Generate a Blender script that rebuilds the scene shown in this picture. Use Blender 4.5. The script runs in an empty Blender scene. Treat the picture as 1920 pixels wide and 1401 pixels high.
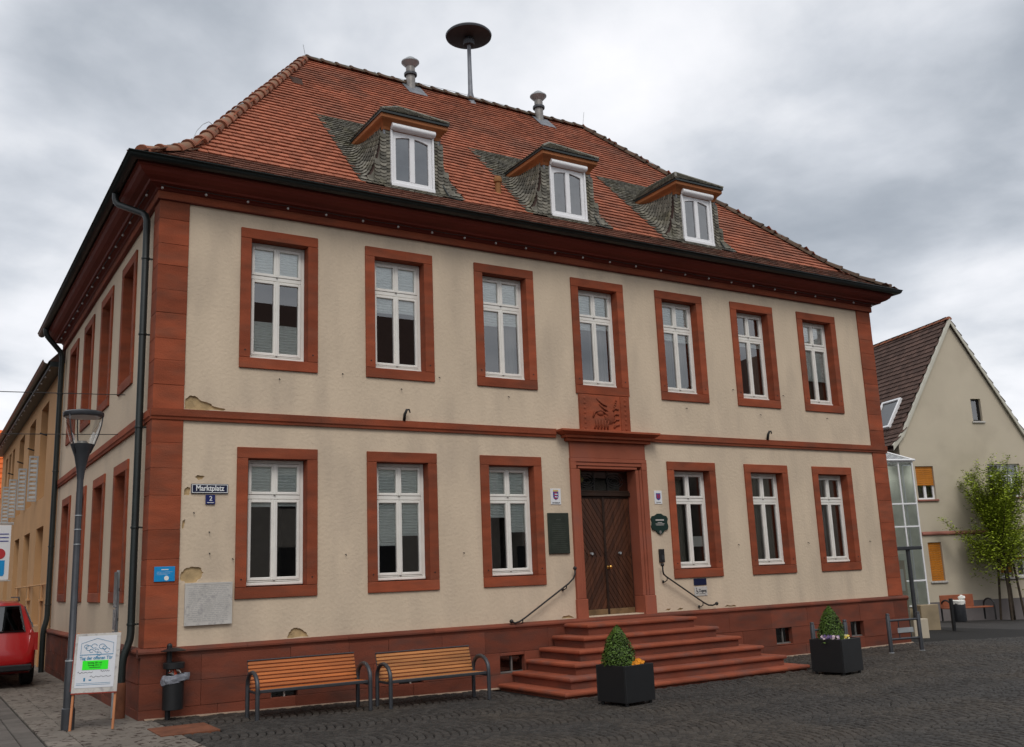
import bpy, bmesh, math, random
from mathutils import Vector, Matrix
from mathutils.geometry import tessellate_polygon
random.seed(7)
R = math.radians
scn = bpy.context.scene
col = scn.collection

# ------------------------------------------------------------------ camera
cam_d = bpy.data.cameras.new('camera')
cam = bpy.data.objects.new('camera', cam_d)
col.objects.link(cam)
cam_d.sensor_fit = 'HORIZONTAL'
cam_d.sensor_width = 36.0
cam_d.lens = 1808.33 / 1920 * 36.0
cam_d.clip_start = 0.1
cam_d.clip_end = 3000
_r = Vector((0.85258, -0.52112, -0.03917)); _u = Vector((-0.07337, -0.19358, 0.97834)); _f = Vector((0.51742, 0.83124, 0.20328))
cam.matrix_world = Matrix(((_r.x, _u.x, -_f.x, -2.622), (_r.y, _u.y, -_f.y, -13.277), (_r.z, _u.z, -_f.z, 0.75), (0, 0, 0, 1)))
scn.camera = cam
CAM = Vector((-2.622, -13.277, 0.75))

# ------------------------------------------------------------------ world: overcast sky
SUN_EL, SUN_AZ = R(50), R(200)      # azimuth clockwise from +y
wd = bpy.data.worlds.new('World'); scn.world = wd; wd.use_nodes = True
nt = wd.node_tree; nt.nodes.clear()
def N(t, **k):
    n = nt.nodes.new(t)
    for a, b in k.items(): setattr(n, a, b)
    return n
L = nt.links.new
out = N('ShaderNodeOutputWorld')
sky = N('ShaderNodeTexSky', sky_type='NISHITA'); sky.sun_disc = False
sky.sun_elevation = SUN_EL; sky.sun_rotation = SUN_AZ
bg1 = N('ShaderNodeBackground'); bg1.inputs[1].default_value = 0.10
L(sky.outputs[0], bg1.inputs[0])
tc = N('ShaderNodeTexCoord'); sep = N('ShaderNodeSeparateXYZ'); L(tc.outputs['Generated'], sep.inputs[0])
def M_(op, a, b=None, **k):
    n = N('ShaderNodeMath', operation=op, **k)
    for i, v in enumerate((a, b)):
        if v is None: continue
        if isinstance(v, (int, float)): n.inputs[i].default_value = v
        else: L(v, n.inputs[i])
    return n.outputs[0]
zz = M_('ADD', M_('ABSOLUTE', sep.outputs[2]), 0.22)
px = M_('DIVIDE', sep.outputs[0], zz); py = M_('DIVIDE', sep.outputs[1], zz)
cmb = N('ShaderNodeCombineXYZ'); L(px, cmb.inputs[0]); L(py, cmb.inputs[1])
mp = N('ShaderNodeMapping'); L(cmb.outputs[0], mp.inputs[0])
mp.inputs['Location'].default_value = (0.3, 7.7, 0.0); mp.inputs['Rotation'].default_value = (0, 0, R(-20)); mp.inputs['Scale'].default_value = (1.0, 1.0, 1)
n1 = N('ShaderNodeTexNoise'); n1.inputs['Scale'].default_value = 1.7; n1.inputs['Detail'].default_value = 10; n1.inputs['Roughness'].default_value = 0.52; n1.inputs['Distortion'].default_value = 0.12
L(mp.outputs[0], n1.inputs['Vector'])
n2 = N('ShaderNodeTexNoise'); n2.inputs['Scale'].default_value = 0.9; n2.inputs['Detail'].default_value = 3
L(mp.outputs[0], n2.inputs['Vector'])
mixn = M_('ADD', M_('MULTIPLY', n1.outputs[0], 0.6), M_('MULTIPLY', n2.outputs[0], 0.4))
rp = N('ShaderNodeValToRGB'); L(mixn, rp.inputs[0])
e = rp.color_ramp.elements
e[0].position = 0.30; e[0].color = (0.29, 0.325, 0.375, 1)
e[1].position = 0.60; e[1].color = (0.94, 0.94, 0.965, 1)
for p, c in ((0.385, (0.42, 0.455, 0.505, 1)), (0.455, (0.60, 0.63, 0.68, 1)), (0.50, (0.74, 0.76, 0.80, 1)), (0.545, (0.85, 0.86, 0.895, 1))):
    q = e.new(p); q.color = c
bg2 = N('ShaderNodeBackground'); bg2.inputs[1].default_value = 1.05; L(rp.outputs[0], bg2.inputs[0])
mx = N('ShaderNodeMixShader'); mx.inputs[0].default_value = 0.93
L(bg1.outputs[0], mx.inputs[1]); L(bg2.outputs[0], mx.inputs[2]); L(mx.outputs[0], out.inputs[0])

# ------------------------------------------------------------------ sun behind cloud
sd = bpy.data.lights.new('sun', 'SUN'); sun = bpy.data.objects.new('sun', sd); col.objects.link(sun)
sd.energy = 1.25; sd.angle = R(24); sd.color = (1.0, 0.96, 0.90)
dirv = Vector((math.sin(SUN_AZ) * math.cos(SUN_EL), math.cos(SUN_AZ) * math.cos(SUN_EL), math.sin(SUN_EL)))
sun.rotation_euler = dirv.to_track_quat('Z', 'Y').to_euler()
sun.location = (0, -20, 30)

vs = scn.view_settings
vs.view_transform = 'Standard'; vs.look = 'None'; vs.gamma = 1; vs.exposure = 0.10; vs.use_curve_mapping = False

# ================================================================== helpers
MATS = {}
def mat(name, c, rough=0.8, var=0.12, scale=3.0, bump=0.15, bscale=60.0, island=0.0, objvar=0.0, metal=0.0, spec=0.3,
        c2=None, c2scale=1.2, c2lo=0.5, c2hi=0.7, stretch=(1, 1, 1), emit=None, coat=0.0, bdist=0.01):
    m = bpy.data.materials.new(name); m.use_nodes = True; t = m.node_tree; t.nodes.clear()
    def n(k, **a):
        x = t.nodes.new(k)
        for p, q in a.items(): setattr(x, p, q)
        return x
    l = t.links.new
    o = n('ShaderNodeOutputMaterial'); b = n('ShaderNodeBsdfPrincipled'); l(b.outputs[0], o.inputs[0])
    b.inputs['Roughness'].default_value = rough; b.inputs['Metallic'].default_value = metal
    b.inputs['Specular IOR Level'].default_value = spec
    if coat: b.inputs['Coat Weight'].default_value = coat; b.inputs['Coat Roughness'].default_value = 0.08
    tc = n('ShaderNodeTexCoord'); mp = n('ShaderNodeMapping'); l(tc.outputs['Object'], mp.inputs[0]); mp.inputs['Scale'].default_value = stretch
    no = n('ShaderNodeTexNoise'); no.inputs['Scale'].default_value = scale; no.inputs['Detail'].default_value = 6; l(mp.outputs[0], no.inputs['Vector'])
    rg = n('ShaderNodeMapRange'); rg.inputs['From Min'].default_value = 0.3; rg.inputs['From Max'].default_value = 0.7
    rg.inputs['To Min'].default_value = 1 - var; rg.inputs['To Max'].default_value = 1 + var; l(no.outputs[0], rg.inputs[0])
    fac = rg.outputs[0]
    def mul(a, bb):
        x = n('ShaderNodeMath', operation='MULTIPLY'); l(a, x.inputs[0]); l(bb, x.inputs[1]); return x.outputs[0]
    def rng(sock, amt):
        x = n('ShaderNodeMapRange'); x.inputs['To Min'].default_value = 1 - amt; x.inputs['To Max'].default_value = 1 + amt; l(sock, x.inputs[0]); return x.outputs[0]
    if island:
        g = n('ShaderNodeNewGeometry'); fac = mul(fac, rng(g.outputs['Random Per Island'], island))
    if objvar:
        g = n('ShaderNodeObjectInfo'); fac = mul(fac, rng(g.outputs['Random'], objvar))
    base = n('ShaderNodeRGB'); base.outputs[0].default_value = (*c, 1)
    csock = base.outputs[0]
    if c2:
        no2 = n('ShaderNodeTexNoise'); no2.inputs['Scale'].default_value = c2scale; no2.inputs['Detail'].default_value = 8; l(mp.outputs[0], no2.inputs['Vector'])
        r2 = n('ShaderNodeMapRange'); r2.inputs['From Min'].default_value = c2lo; r2.inputs['From Max'].default_value = c2hi; l(no2.outputs[0], r2.inputs[0])
        mx = n('ShaderNodeMix', data_type='RGBA'); l(r2.outputs[0], mx.inputs['Factor']); l(csock, mx.inputs['A']); mx.inputs['B'].default_value = (*c2, 1)
        csock = mx.outputs['Result']
    vm = n('ShaderNodeVectorMath', operation='SCALE'); l(csock, vm.inputs[0]); l(fac, vm.inputs['Scale'])
    l(vm.outputs[0], b.inputs['Base Color'])
    if bump:
        nb = n('ShaderNodeTexNoise'); nb.inputs['Scale'].default_value = bscale; nb.inputs['Detail'].default_value = 5; l(tc.outputs['Object'], nb.inputs['Vector'])
        bp = n('ShaderNodeBump'); bp.inputs['Strength'].default_value = bump; bp.inputs['Distance'].default_value = bdist; l(nb.outputs[0], bp.inputs['Height']); l(bp.outputs[0], b.inputs['Normal'])
    if emit:
        b.inputs['Emission Color'].default_value = (*emit[:3], 1); b.inputs['Emission Strength'].default_value = emit[3]
    MATS[name] = m
    return m

def glass(name, tint=(0.75, 0.8, 0.78), base=0.07, mult=1.6, rough=0.0):
    m = bpy.data.materials.new(name); m.use_nodes = True; t = m.node_tree; t.nodes.clear(); l = t.links.new
    o = t.nodes.new('ShaderNodeOutputMaterial'); tr = t.nodes.new('ShaderNodeBsdfTransparent'); gl = t.nodes.new('ShaderNodeBsdfGlossy')
    tr.inputs[0].default_value = (*tint, 1); gl.inputs['Roughness'].default_value = rough; gl.inputs[0].default_value = (1, 1, 1, 1)
    fr = t.nodes.new('ShaderNodeFresnel'); fr.inputs[0].default_value = 1.5
    ma = t.nodes.new('ShaderNodeMath'); ma.operation = 'MULTIPLY_ADD'; ma.inputs[1].default_value = mult; ma.inputs[2].default_value = base; ma.use_clamp = True
    l(fr.outputs[0], ma.inputs[0])
    mx = t.nodes.new('ShaderNodeMixShader'); l(ma.outputs[0], mx.inputs[0]); l(tr.outputs[0], mx.inputs[1]); l(gl.outputs[0], mx.inputs[2]); l(mx.outputs[0], o.inputs[0])
    MATS[name] = m
    return m

class Frame:
    def __init__(s, o=(0, 0, 0), u=(1, 0, 0), n=(0, 1, 0), w=(0, 0, 1)):
        s.o = Vector(o); s.u = Vector(u).normalized(); s.n = Vector(n).normalized(); s.w = Vector(w).normalized()
        s.flip = s.u.cross(s.n).dot(s.w) < 0
    def p(s, u, d, z): return s.o + s.u * u + s.n * d + s.w * z
WORLD = Frame()

class MB:
    def __init__(s, fr=WORLD): s.v = []; s.f = []; s.fr = fr
    def add(s, vs, fs, raw=False):
        k = len(s.v)
        s.v += [Vector(q) if raw else s.fr.p(*q) for q in vs]
        fl = s.fr.flip and not raw
        for f in fs:
            f = [i + k for i in f]
            s.f.append(f[::-1] if fl else f)
        return s
    def box(s, a0, a1, b0, b1, c0, c1):
        if a0 > a1: a0, a1 = a1, a0
        if b0 > b1: b0, b1 = b1, b0
        if c0 > c1: c0, c1 = c1, c0
        return s.add([(a0, b0, c0), (a1, b0, c0), (a1, b1, c0), (a0, b1, c0), (a0, b0, c1), (a1, b0, c1), (a1, b1, c1), (a0, b1, c1)],
              [(0, 3, 2, 1), (4, 5, 6, 7), (0, 1, 5, 4), (1, 2, 6, 5), (2, 3, 7, 6), (3, 0, 4, 7)])
    def cbox(s, a0, a1, b0, b1, c0, c1, c=0.008, j=0.0):
        """box with chamfered edges; j jitters the corners a little"""
        V = []; F = []; idx = {}
        X = (a0, a1); Y = (b0, b1); Z = (c0, c1)
        for i in (0, 1):
            for k in (0, 1):
                for m in (0, 1):
                    q = (X[i], Y[k], Z[m]); sg = (1 if i == 0 else -1, 1 if k == 0 else -1, 1 if m == 0 else -1)
                    jj = [random.uniform(-j, j) for _ in range(3)]
                    for ax in range(3):
                        p = [q[t] + (sg[t] * c if t != ax else 0) + jj[t] for t in range(3)]
                        idx[(i, k, m, ax)] = len(V); V.append(p)
        def g(i, k, m, ax): return idx[(i, k, m, ax)]
        F += [(g(0, 0, 0, 0), g(0, 0, 1, 0), g(0, 1, 1, 0), g(0, 1, 0, 0)), (g(1, 0, 0, 0), g(1, 1, 0, 0), g(1, 1, 1, 0), g(1, 0, 1, 0)),
              (g(0, 0, 0, 1), g(1, 0, 0, 1), g(1, 0, 1, 1), g(0, 0, 1, 1)), (g(0, 1, 0, 1), g(0, 1, 1, 1), g(1, 1, 1, 1), g(1, 1, 0, 1)),
              (g(0, 0, 0, 2), g(0, 1, 0, 2), g(1, 1, 0, 2), g(1, 0, 0, 2)), (g(0, 0, 1, 2), g(1, 0, 1, 2), g(1, 1, 1, 2), g(0, 1, 1, 2))]
        for i in (0, 1):
            for k in (0, 1):
                F.append((g(i, k, 0, 0), g(i, k, 0, 1), g(i, k, 1, 1), g(i, k, 1, 0)) if (i ^ k) == 0 else (g(i, k, 0, 0), g(i, k, 1, 0), g(i, k, 1, 1), g(i, k, 0, 1)))
                F.append((g(0, i, k, 1), g(0, i, k, 2), g(1, i, k, 2), g(1, i, k, 1)) if (i ^ k) == 0 else (g(0, i, k, 1), g(1, i, k, 1), g(1, i, k, 2), g(0, i, k, 2)))
                F.append((g(i, 0, k, 0), g(i, 1, k, 0), g(i, 1, k, 2), g(i, 0, k, 2)) if (i ^ k) == 0 else (g(i, 0, k, 0), g(i, 0, k, 2), g(i, 1, k, 2), g(i, 1, k, 0)))
                for m in (0, 1):
                    t = (g(i, k, m, 0), g(i, k, m, 1), g(i, k, m, 2)); F.append(t if (i ^ k ^ m) == 0 else t[::-1])
        return s.add(V, F)
    def prism(s, poly, d0, d1):
        """poly in (u,z), extruded along depth"""
        n = len(poly)
        ar = sum(poly[i][0] * poly[(i + 1) % n][1] - poly[(i + 1) % n][0] * poly[i][1] for i in range(n))
        if ar < 0: poly = poly[::-1]
        V = [(u, d0, z) for u, z in poly] + [(u, d1, z) for u, z in poly]
        F = [tuple(range(n)), tuple(range(2 * n - 1, n - 1, -1))] + [(i, i + n, (i + 1) % n + n, (i + 1) % n) for i in range(n)]
        return s.add(V, F)
    def tube(s, path, r, n=8, cap=True):
        P = [s.fr.p(*q) for q in path]; m = len(P)
        rr = r if isinstance(r, (list, tuple)) else [r] * m
        V = []; F = []; prev = None
        for i in range(m):
            t = (P[min(i + 1, m - 1)] - P[max(i - 1, 0)]).normalized()
            if prev is None:
                a = Vector((0, 0, 1)) if abs(t.z) < 0.9 else Vector((1, 0, 0)); x = t.cross(a).normalized()
            else:
                x = (prev - t * prev.dot(t)).normalized()
            prev = x; y = t.cross(x)
            for k in range(n):
                an = 2 * math.pi * k / n; V.append(P[i] + (x * math.cos(an) + y * math.sin(an)) * rr[i])
        for i in range(m - 1):
            for k in range(n):
                F.append((i * n + k, i * n + (k + 1) % n, (i + 1) * n + (k + 1) % n, (i + 1) * n + k))
        if cap: F += [tuple(range(n))[::-1], tuple(range((m - 1) * n, m * n))]
        return s.add(V, F, raw=True)
    def lathe(s, prof, n=24, c=(0, 0, 0), cap=True):
        V = []; F = []; m = len(prof)
        for r, z in prof:
            for k in range(n):
                an = 2 * math.pi * k / n; V.append((c[0] + r * math.cos(an), c[1] + r * math.sin(an), c[2] + z))
        for i in range(m - 1):
            for k in range(n):
                F.append((i * n + k, i * n + (k + 1) % n, (i + 1) * n + (k + 1) % n, (i + 1) * n + k))
        if cap: F += [tuple(range(n))[::-1], tuple(range((m - 1) * n, m * n))]
        return s.add(V, F)
    def ball(s, c, r, n=10, m=6, sc=(1, 1, 1)):
        V = []; F = []
        for i in range(m + 1):
            ph = math.pi * i / m
            for k in range(n):
                an = 2 * math.pi * k / n
                V.append((c[0] + r * sc[0] * math.sin(ph) * math.cos(an), c[1] + r * sc[1] * math.sin(ph) * math.sin(an), c[2] - r * sc[2] * math.cos(ph)))
        for i in range(m):
            for k in range(n): F.append((i * n + k, i * n + (k + 1) % n, (i + 1) * n + (k + 1) % n, (i + 1) * n + k))
        return s.add(V, F)
    def build(s, name, m, parent=None, smooth=False, kind=None):
        me = bpy.data.meshes.new(name)
        off = wpos(parent) if parent else Vector((0, 0, 0))
        me.from_pydata([v - off for v in s.v], [], s.f); me.update()
        if smooth: me.shade_smooth()
        if smooth == 'auto':
            me.set_sharp_from_angle(angle=R(40))
        me.materials.append(MATS[m] if isinstance(m, str) else m)
        o = bpy.data.objects.new(name, me); col.objects.link(o)
        if parent: o.parent = parent
        if kind: o['kind'] = kind
        return o

ORG = {}
def wpos(o):
    while o.parent: o = o.parent
    return o.location.copy()
def thing(name, label, cat, loc=(0, 0, 0), group=None):
    o = bpy.data.objects.new(name, None); col.objects.link(o); o.location = loc; o.empty_display_size = 0.2
    return tag(o, label, cat, group)
def tag(o, label, cat, group=None, kind=None):
    o['label'] = label; o['category'] = cat
    if group: o['group'] = group
    if kind: o['kind'] = kind
    return o
def struct(o): o['kind'] = 'structure'; return o
def solo(mb, name, m, label, cat, group=None, smooth=False):
    """a one-mesh thing with its origin at its base"""
    xs = [v.x for v in mb.v]; ys = [v.y for v in mb.v]; zs = [v.z for v in mb.v]
    b = Vector(((min(xs) + max(xs)) / 2, (min(ys) + max(ys)) / 2, min(zs)))
    mb.v = [v - b for v in mb.v]
    o = mb.build(name, m, None, smooth); o.location = b
    return tag(o, label, cat, group)
def piece(me, name, parent, M):
    o = bpy.data.objects.new(name, me); col.objects.link(o); o.parent = parent
    M = Matrix.Translation(-wpos(parent)) @ M
    o.matrix_basis = M
    return o
def inst(base_v, base_f, mats):
    V = []; F = []; n = len(base_v); bv = [Vector(q) for q in base_v]
    for k, M in enumerate(mats):
        V += [M @ q for q in bv]; F += [[i + k * n for i in f] for f in base_f]
    mb = MB(); mb.v = V; mb.f = F
    return mb
def text(body, size, fr, u, d, z, m, parent, name='lettering', align='CENTER', sx=1.0, ext=0.002, bold=0.0):
    cu = bpy.data.curves.new('t', 'FONT'); cu.body = body; cu.size = size; cu.align_x = align; cu.align_y = 'CENTER'; cu.extrude = ext; cu.offset = bold; cu.resolution_u = 3
    t = bpy.data.objects.new('t', cu); col.objects.link(t)
    dg = bpy.context.evaluated_depsgraph_get(); dg.update()
    me = bpy.data.meshes.new_from_object(t.evaluated_get(dg))
    bpy.data.objects.remove(t)
    off = wpos(parent)
    for v in me.vertices:
        v.co = fr.p(u + v.co.x * sx, d - v.co.z, z + v.co.y) - off
    me.name = name; me.materials.clear(); me.materials.append(MATS[m])
    o = bpy.data.objects.new(name, me); col.objects.link(o); o.parent = parent
    return o
def lerp(a, b, t): return a + (b - a) * t
def interp(x, xs, ys):
    if x <= xs[0]: return ys[0]
    for i in range(len(xs) - 1):
        if x <= xs[i + 1]: return lerp(ys[i], ys[i + 1], (x - xs[i]) / (xs[i + 1] - xs[i]))
    return ys[-1]
def gz(x): return interp(x, [-60, -1, 0, 5, 15, 60], [-0.84, -0.84, -0.86, -0.95, -0.95, -2.525])

# ================================================================== materials
mat('plaster', (0.615, 0.495, 0.365), 0.92, 0.06, 1.6, 0.55, 22, c2=(0.515, 0.415, 0.312), c2scale=1.9, c2lo=0.47, c2hi=0.74, stretch=(1.2, 0.5, 0.42), bdist=0.012)
mat('plaster_base', (0.42, 0.30, 0.16), 0.95, 0.25, 9, 0.6, 60)
mat('plaster_edge', (0.66, 0.56, 0.43), 0.95, 0.1, 9, 0.3, 60)
mat('sandstone', (0.27, 0.063, 0.027), 0.88, 0.20, 3.0, 0.5, 55, objvar=0.17, c2=(0.19, 0.062, 0.034), c2scale=2.5, c2lo=0.45, c2hi=0.8, stretch=(0.7, 0.7, 2.2))
mat('sandstone_plinth', (0.175, 0.047, 0.026), 0.9, 0.2, 2.0, 0.5, 50, objvar=0.18, c2=(0.105, 0.045, 0.033), c2scale=3, c2lo=0.45, c2hi=0.75, stretch=(0.7, 0.7, 2.0))
mat('sandstone_step', (0.27, 0.068, 0.033), 0.85, 0.18, 3, 0.4, 60, objvar=0.12, c2=(0.16, 0.075, 0.06), c2scale=2.5, c2lo=0.5, c2hi=0.72)
mat('mortar', (0.30, 0.22, 0.16), 0.95, 0.2, 8, 0.3, 60)
mat('cornice_paint', (0.16, 0.027, 0.016), 0.65, 0.15, 3, 0.1, 40, stretch=(0.3, 0.3, 3))
mat('gutter_metal', (0.012, 0.018, 0.017), 0.45, 0.2, 4, 0.05, 30, spec=0.5)
mat('tile', (0.36, 0.118, 0.064), 0.85, 0.16, 1.1, 0.3, 60, island=0.20, objvar=0.18, c2=(0.255, 0.104, 0.066), c2scale=0.9, c2lo=0.46, c2hi=0.68)
mat('tile_old', (0.21, 0.092, 0.062), 0.9, 0.3, 2.0, 0.4, 60, island=0.32, objvar=0.25, c2=(0.14, 0.10, 0.07), c2scale=2.5, c2lo=0.42, c2hi=0.7)
mat('tile_dark', (0.105, 0.062, 0.048), 0.85, 0.2, 1.1, 0.3, 60, island=0.25, objvar=0.2)
mat('roof_deck', (0.05, 0.03, 0.025), 0.95)
mat('ridge_mossy', (0.10, 0.062, 0.042), 0.9, 0.3, 4, 0.4, 50, objvar=0.25, c2=(0.075, 0.07, 0.05), c2scale=4, c2lo=0.45, c2hi=0.7)
mat('ridge_tile', (0.28, 0.10, 0.055), 0.85, 0.25, 4, 0.4, 50, objvar=0.25, c2=(0.15, 0.11, 0.07), c2scale=4, c2lo=0.45, c2hi=0.7)
mat('slate', (0.155, 0.145, 0.118), 0.7, 0.3, 5, 0.3, 50, island=0.45, c2=(0.13, 0.12, 0.08), c2scale=3)
mat('dormer_wood', (0.30, 0.105, 0.035), 0.7, 0.15, 4, 0.1, 40, stretch=(0.4, 1, 4))
mat('white_paint', (0.78, 0.755, 0.70), 0.45, 0.05, 6, 0.05, 40, spec=0.5)
mat('white_plastic', (0.80, 0.80, 0.81), 0.35, 0.03, 6, 0.0, spec=0.5)
mat('seal', (0.06, 0.05, 0.045), 0.8)
mat('blind', (0.86, 0.89, 0.86), 0.8, 0.04, 20, 0)
mat('curtain', (0.42, 0.40, 0.37), 0.95, 0.08, 12, 0, stretch=(6, 6, 0.3))
mat('net_curtain', (0.62, 0.63, 0.62), 0.95, 0.05, 12, 0)
mat('sandstone_door', (0.31, 0.088, 0.048), 0.85, 0.15, 2.5, 0.35, 60, objvar=0.08, c2=(0.22, 0.075, 0.05), c2scale=2.5, c2lo=0.5, c2hi=0.75)
mat('tower_wall', (0.74, 0.74, 0.65), 0.9)
mat('curtain_brown', (0.26, 0.17, 0.12), 0.95, 0.1, 12, 0, stretch=(6, 6, 0.3))
mat('curtain_green', (0.20, 0.20, 0.15), 0.95, 0.1, 12, 0, stretch=(6, 6, 0.3))
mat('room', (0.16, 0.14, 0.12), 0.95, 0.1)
mat('paper', (0.78, 0.77, 0.72), 0.9, 0.02, 5, 0)
mat('iron', (0.018, 0.017, 0.017), 0.5, 0.3, 12, 0.15, 40, spec=0.5, metal=0.3)
mat('steel_grey', (0.055, 0.058, 0.065), 0.42, 0.15, 8, 0.05, 40, metal=0.35, spec=0.5)
mat('galv', (0.33, 0.35, 0.36), 0.45, 0.2, 6, 0.1, 40, metal=0.25)
mat('vent_metal', (0.25, 0.235, 0.22), 0.45, 0.25, 8, 0.1, 40, metal=0.5)
mat('lead', (0.20, 0.21, 0.23), 0.55, 0.2, 5, 0.2, 30, metal=0.4)
mat('oak', (0.062, 0.022, 0.010), 0.5, 0.35, 4, 0.25, 30, objvar=0.3, stretch=(5, 5, 0.6), spec=0.4)
mat('oak_dark', (0.024, 0.011, 0.006), 0.55, 0.3, 4, 0.2, 30)
mat('oak_worn', (0.16, 0.095, 0.045), 0.7, 0.3, 6, 0.2, 30)
mat('brass', (0.65, 0.36, 0.10), 0.28, 0.1, 6, 0, metal=1.0)
mat('bench_wood', (0.42, 0.125, 0.028), 0.55, 0.22, 3, 0.15, 40, objvar=0.16, stretch=(0.6, 5, 5), spec=0.4)
mat('bench_wood_tan', (0.40, 0.165, 0.05), 0.6, 0.22, 3, 0.15, 40, objvar=0.16, stretch=(0.6, 5, 5), spec=0.4)
mat('cobble', (0.0265, 0.024, 0.0215), 0.72, 0.2, 18, 0.35, 90, island=0.34, objvar=0.3, spec=0.35, c2=(0.036, 0.030, 0.024), c2scale=0.45, c2lo=0.44, c2hi=0.60)
mat('joint', (0.012, 0.0105, 0.009), 0.95, 0.3, 14, 0.4, 60)
mat('ground_far', (0.036, 0.033, 0.031), 0.85, 0.2, 1.2, 0.6, 14, c2=(0.031, 0.028, 0.026), c2scale=9, bdist=0.03)
mat('paver', (0.165, 0.143, 0.12), 0.9, 0.12, 3, 0.35, 60, objvar=0.12, c2=(0.045, 0.03, 0.024), c2scale=11, c2lo=0.575, c2hi=0.61)
mat('paver_grey', (0.115, 0.102, 0.09), 0.9, 0.2, 3, 0.35, 60, objvar=0.12, c2=(0.08, 0.07, 0.062), c2scale=6)
mat('rust', (0.15, 0.055, 0.028), 0.85, 0.3, 6, 0.4, 60)
mat('planter_black', (0.010, 0.0105, 0.0115), 0.5, 0.1, 5, 0.05, 60, spec=0.45)
mat('soil', (0.02, 0.013, 0.009), 1.0, 0.3, 30, 0.8, 60)
mat('box_leaf', (0.058, 0.105, 0.012), 0.55, 0.2, 4, 0, island=0.6)
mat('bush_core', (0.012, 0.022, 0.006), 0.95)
mat('tree_leaf', (0.27, 0.34, 0.028), 0.5, 0.2, 2, 0, island=0.45)
mat('bark', (0.06, 0.045, 0.032), 0.95, 0.3, 10, 0.7, 40)
mat('petal_orange', (0.72, 0.26, 0.012), 0.6, 0.1, 9, 0, island=0.25)
mat('petal_yellow', (0.78, 0.60, 0.10), 0.6, 0.1, 9, 0, island=0.25)
mat('petal_cream', (0.68, 0.66, 0.42), 0.6, 0.1, 9, 0, island=0.2)
mat('petal_purple', (0.13, 0.085, 0.20), 0.6, 0.1, 9, 0, island=0.5)
mat('petal_pink', (0.50, 0.38, 0.42), 0.6, 0.1, 9, 0, island=0.25)
mat('enamel_blue', (0.008, 0.012, 0.045), 0.3, 0.05, 5, 0, spec=0.5, coat=0.3)
mat('enamel_blue2', (0.014, 0.020, 0.115), 0.3, 0.05, 5, 0, spec=0.5, coat=0.3)
mat('enamel_white', (0.74, 0.75, 0.74), 0.35, 0.05, 5, 0, spec=0.5)
mat('sign_blue', (0.010, 0.25, 0.56), 0.4, 0.05, 5, 0)
mat('sign_white', (0.70, 0.70, 0.71), 0.5, 0.03, 5, 0)
mat('crest_blue', (0.045, 0.055, 0.27), 0.5)
mat('crest_red', (0.42, 0.03, 0.035), 0.5)
mat('crest_gold', (0.60, 0.40, 0.06), 0.5)
mat('bronze', (0.030, 0.037, 0.028), 0.5, 0.2, 8, 0.25, 50, metal=0.2)
mat('bronze_light', (0.055, 0.062, 0.050), 0.55, 0.1, 8, 0)
mat('sign_green', (0.012, 0.030, 0.024), 0.4, 0.1, 6, 0)
mat('plaque_stone', (0.50, 0.475, 0.44), 0.85, 0.08, 6, 0.3, 40, c2=(0.36, 0.34, 0.33), c2scale=16, c2lo=0.55, c2hi=0.68)
mat('plaque_ink', (0.40, 0.385, 0.37), 0.9)
mat('ink', (0.03, 0.03, 0.035), 0.8)
mat('ink_blue', (0.06, 0.22, 0.36), 0.8)
mat('neon_green', (0.03, 0.85, 0.02), 0.6, 0.02, 4, 0)
mat('board_wood', (0.47, 0.19, 0.085), 0.7, 0.15, 6, 0.1, 40, stretch=(4, 4, 0.5))
mat('board_red', (0.27, 0.035, 0.02), 0.6)
mat('poster', (0.62, 0.63, 0.66), 0.7, 0.03, 3, 0.1, 15)
mat('bag', (0.20, 0.21, 0.24), 0.35, 0.2, 14, 0.6, 25, spec=0.6)
mat('litter_red', (0.55, 0.10, 0.05), 0.6, 0.4, 20, 0.2, 30)
mat('litter_white', (0.78, 0.74, 0.66), 0.7)
mat('car_red', (0.36, 0.006, 0.008), 0.28, 0.02, 3, 0, spec=0.5, coat=0.6)
mat('rubber', (0.012, 0.012, 0.012), 0.85)
mat('black_plastic', (0.016, 0.016, 0.017), 0.5)
mat('lamp_red', (0.30, 0.01, 0.01), 0.25, spec=0.5, coat=0.5, bump=0)
mat('annex_plaster', (0.50, 0.285, 0.135), 0.92, 0.07, 1.2, 0.3, 45)
mat('shutter', (0.40, 0.40, 0.39), 0.6, 0.08, 4, 0)
mat('house_plaster', (0.52, 0.455, 0.35), 0.93, 0.05, 0.8, 0.4, 40, c2=(0.45, 0.39, 0.30), c2scale=0.7)
mat('house_plinth', (0.17, 0.15, 0.145), 0.9, 0.1, 2, 0.2, 40)
mat('house_trim', (0.30, 0.12, 0.09), 0.8, 0.1, 3, 0.1, 40)
mat('verge', (0.52, 0.50, 0.42), 0.7, 0.05, 3, 0)
mat('orange_blind', (0.46, 0.165, 0.018), 0.6, 0.1, 3, 0, objvar=0.1)
mat('orange_tile', (0.62, 0.125, 0.02), 0.7, 0.1, 2, 0.1, 40, island=0.2)
mat('sandblock', (0.30, 0.235, 0.15), 0.9, 0.15, 3, 0.3, 40)
mat('chimney', (0.35, 0.07, 0.04), 0.85)
mat('bench_brown', (0.27, 0.085, 0.04), 0.6, 0.15, 4, 0.1, 40)
mat('wire', (0.03, 0.03, 0.03), 0.6)
mat('bulb', (0.40, 0.37, 0.35), 0.25, bump=0, spec=0.6)
mat('terracotta', (0.28, 0.13, 0.05), 0.85, 0.2, 6, 0.2, 40)
mat('across_wall', (0.30, 0.27, 0.23), 0.9)
mat('across_roof', (0.075, 0.04, 0.03), 0.9, island=0.2)
mat('hall_lamp', (0.9, 0.7, 0.25), 0.4, bump=0, emit=(1.0, 0.72, 0.25, 0.45))
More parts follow.
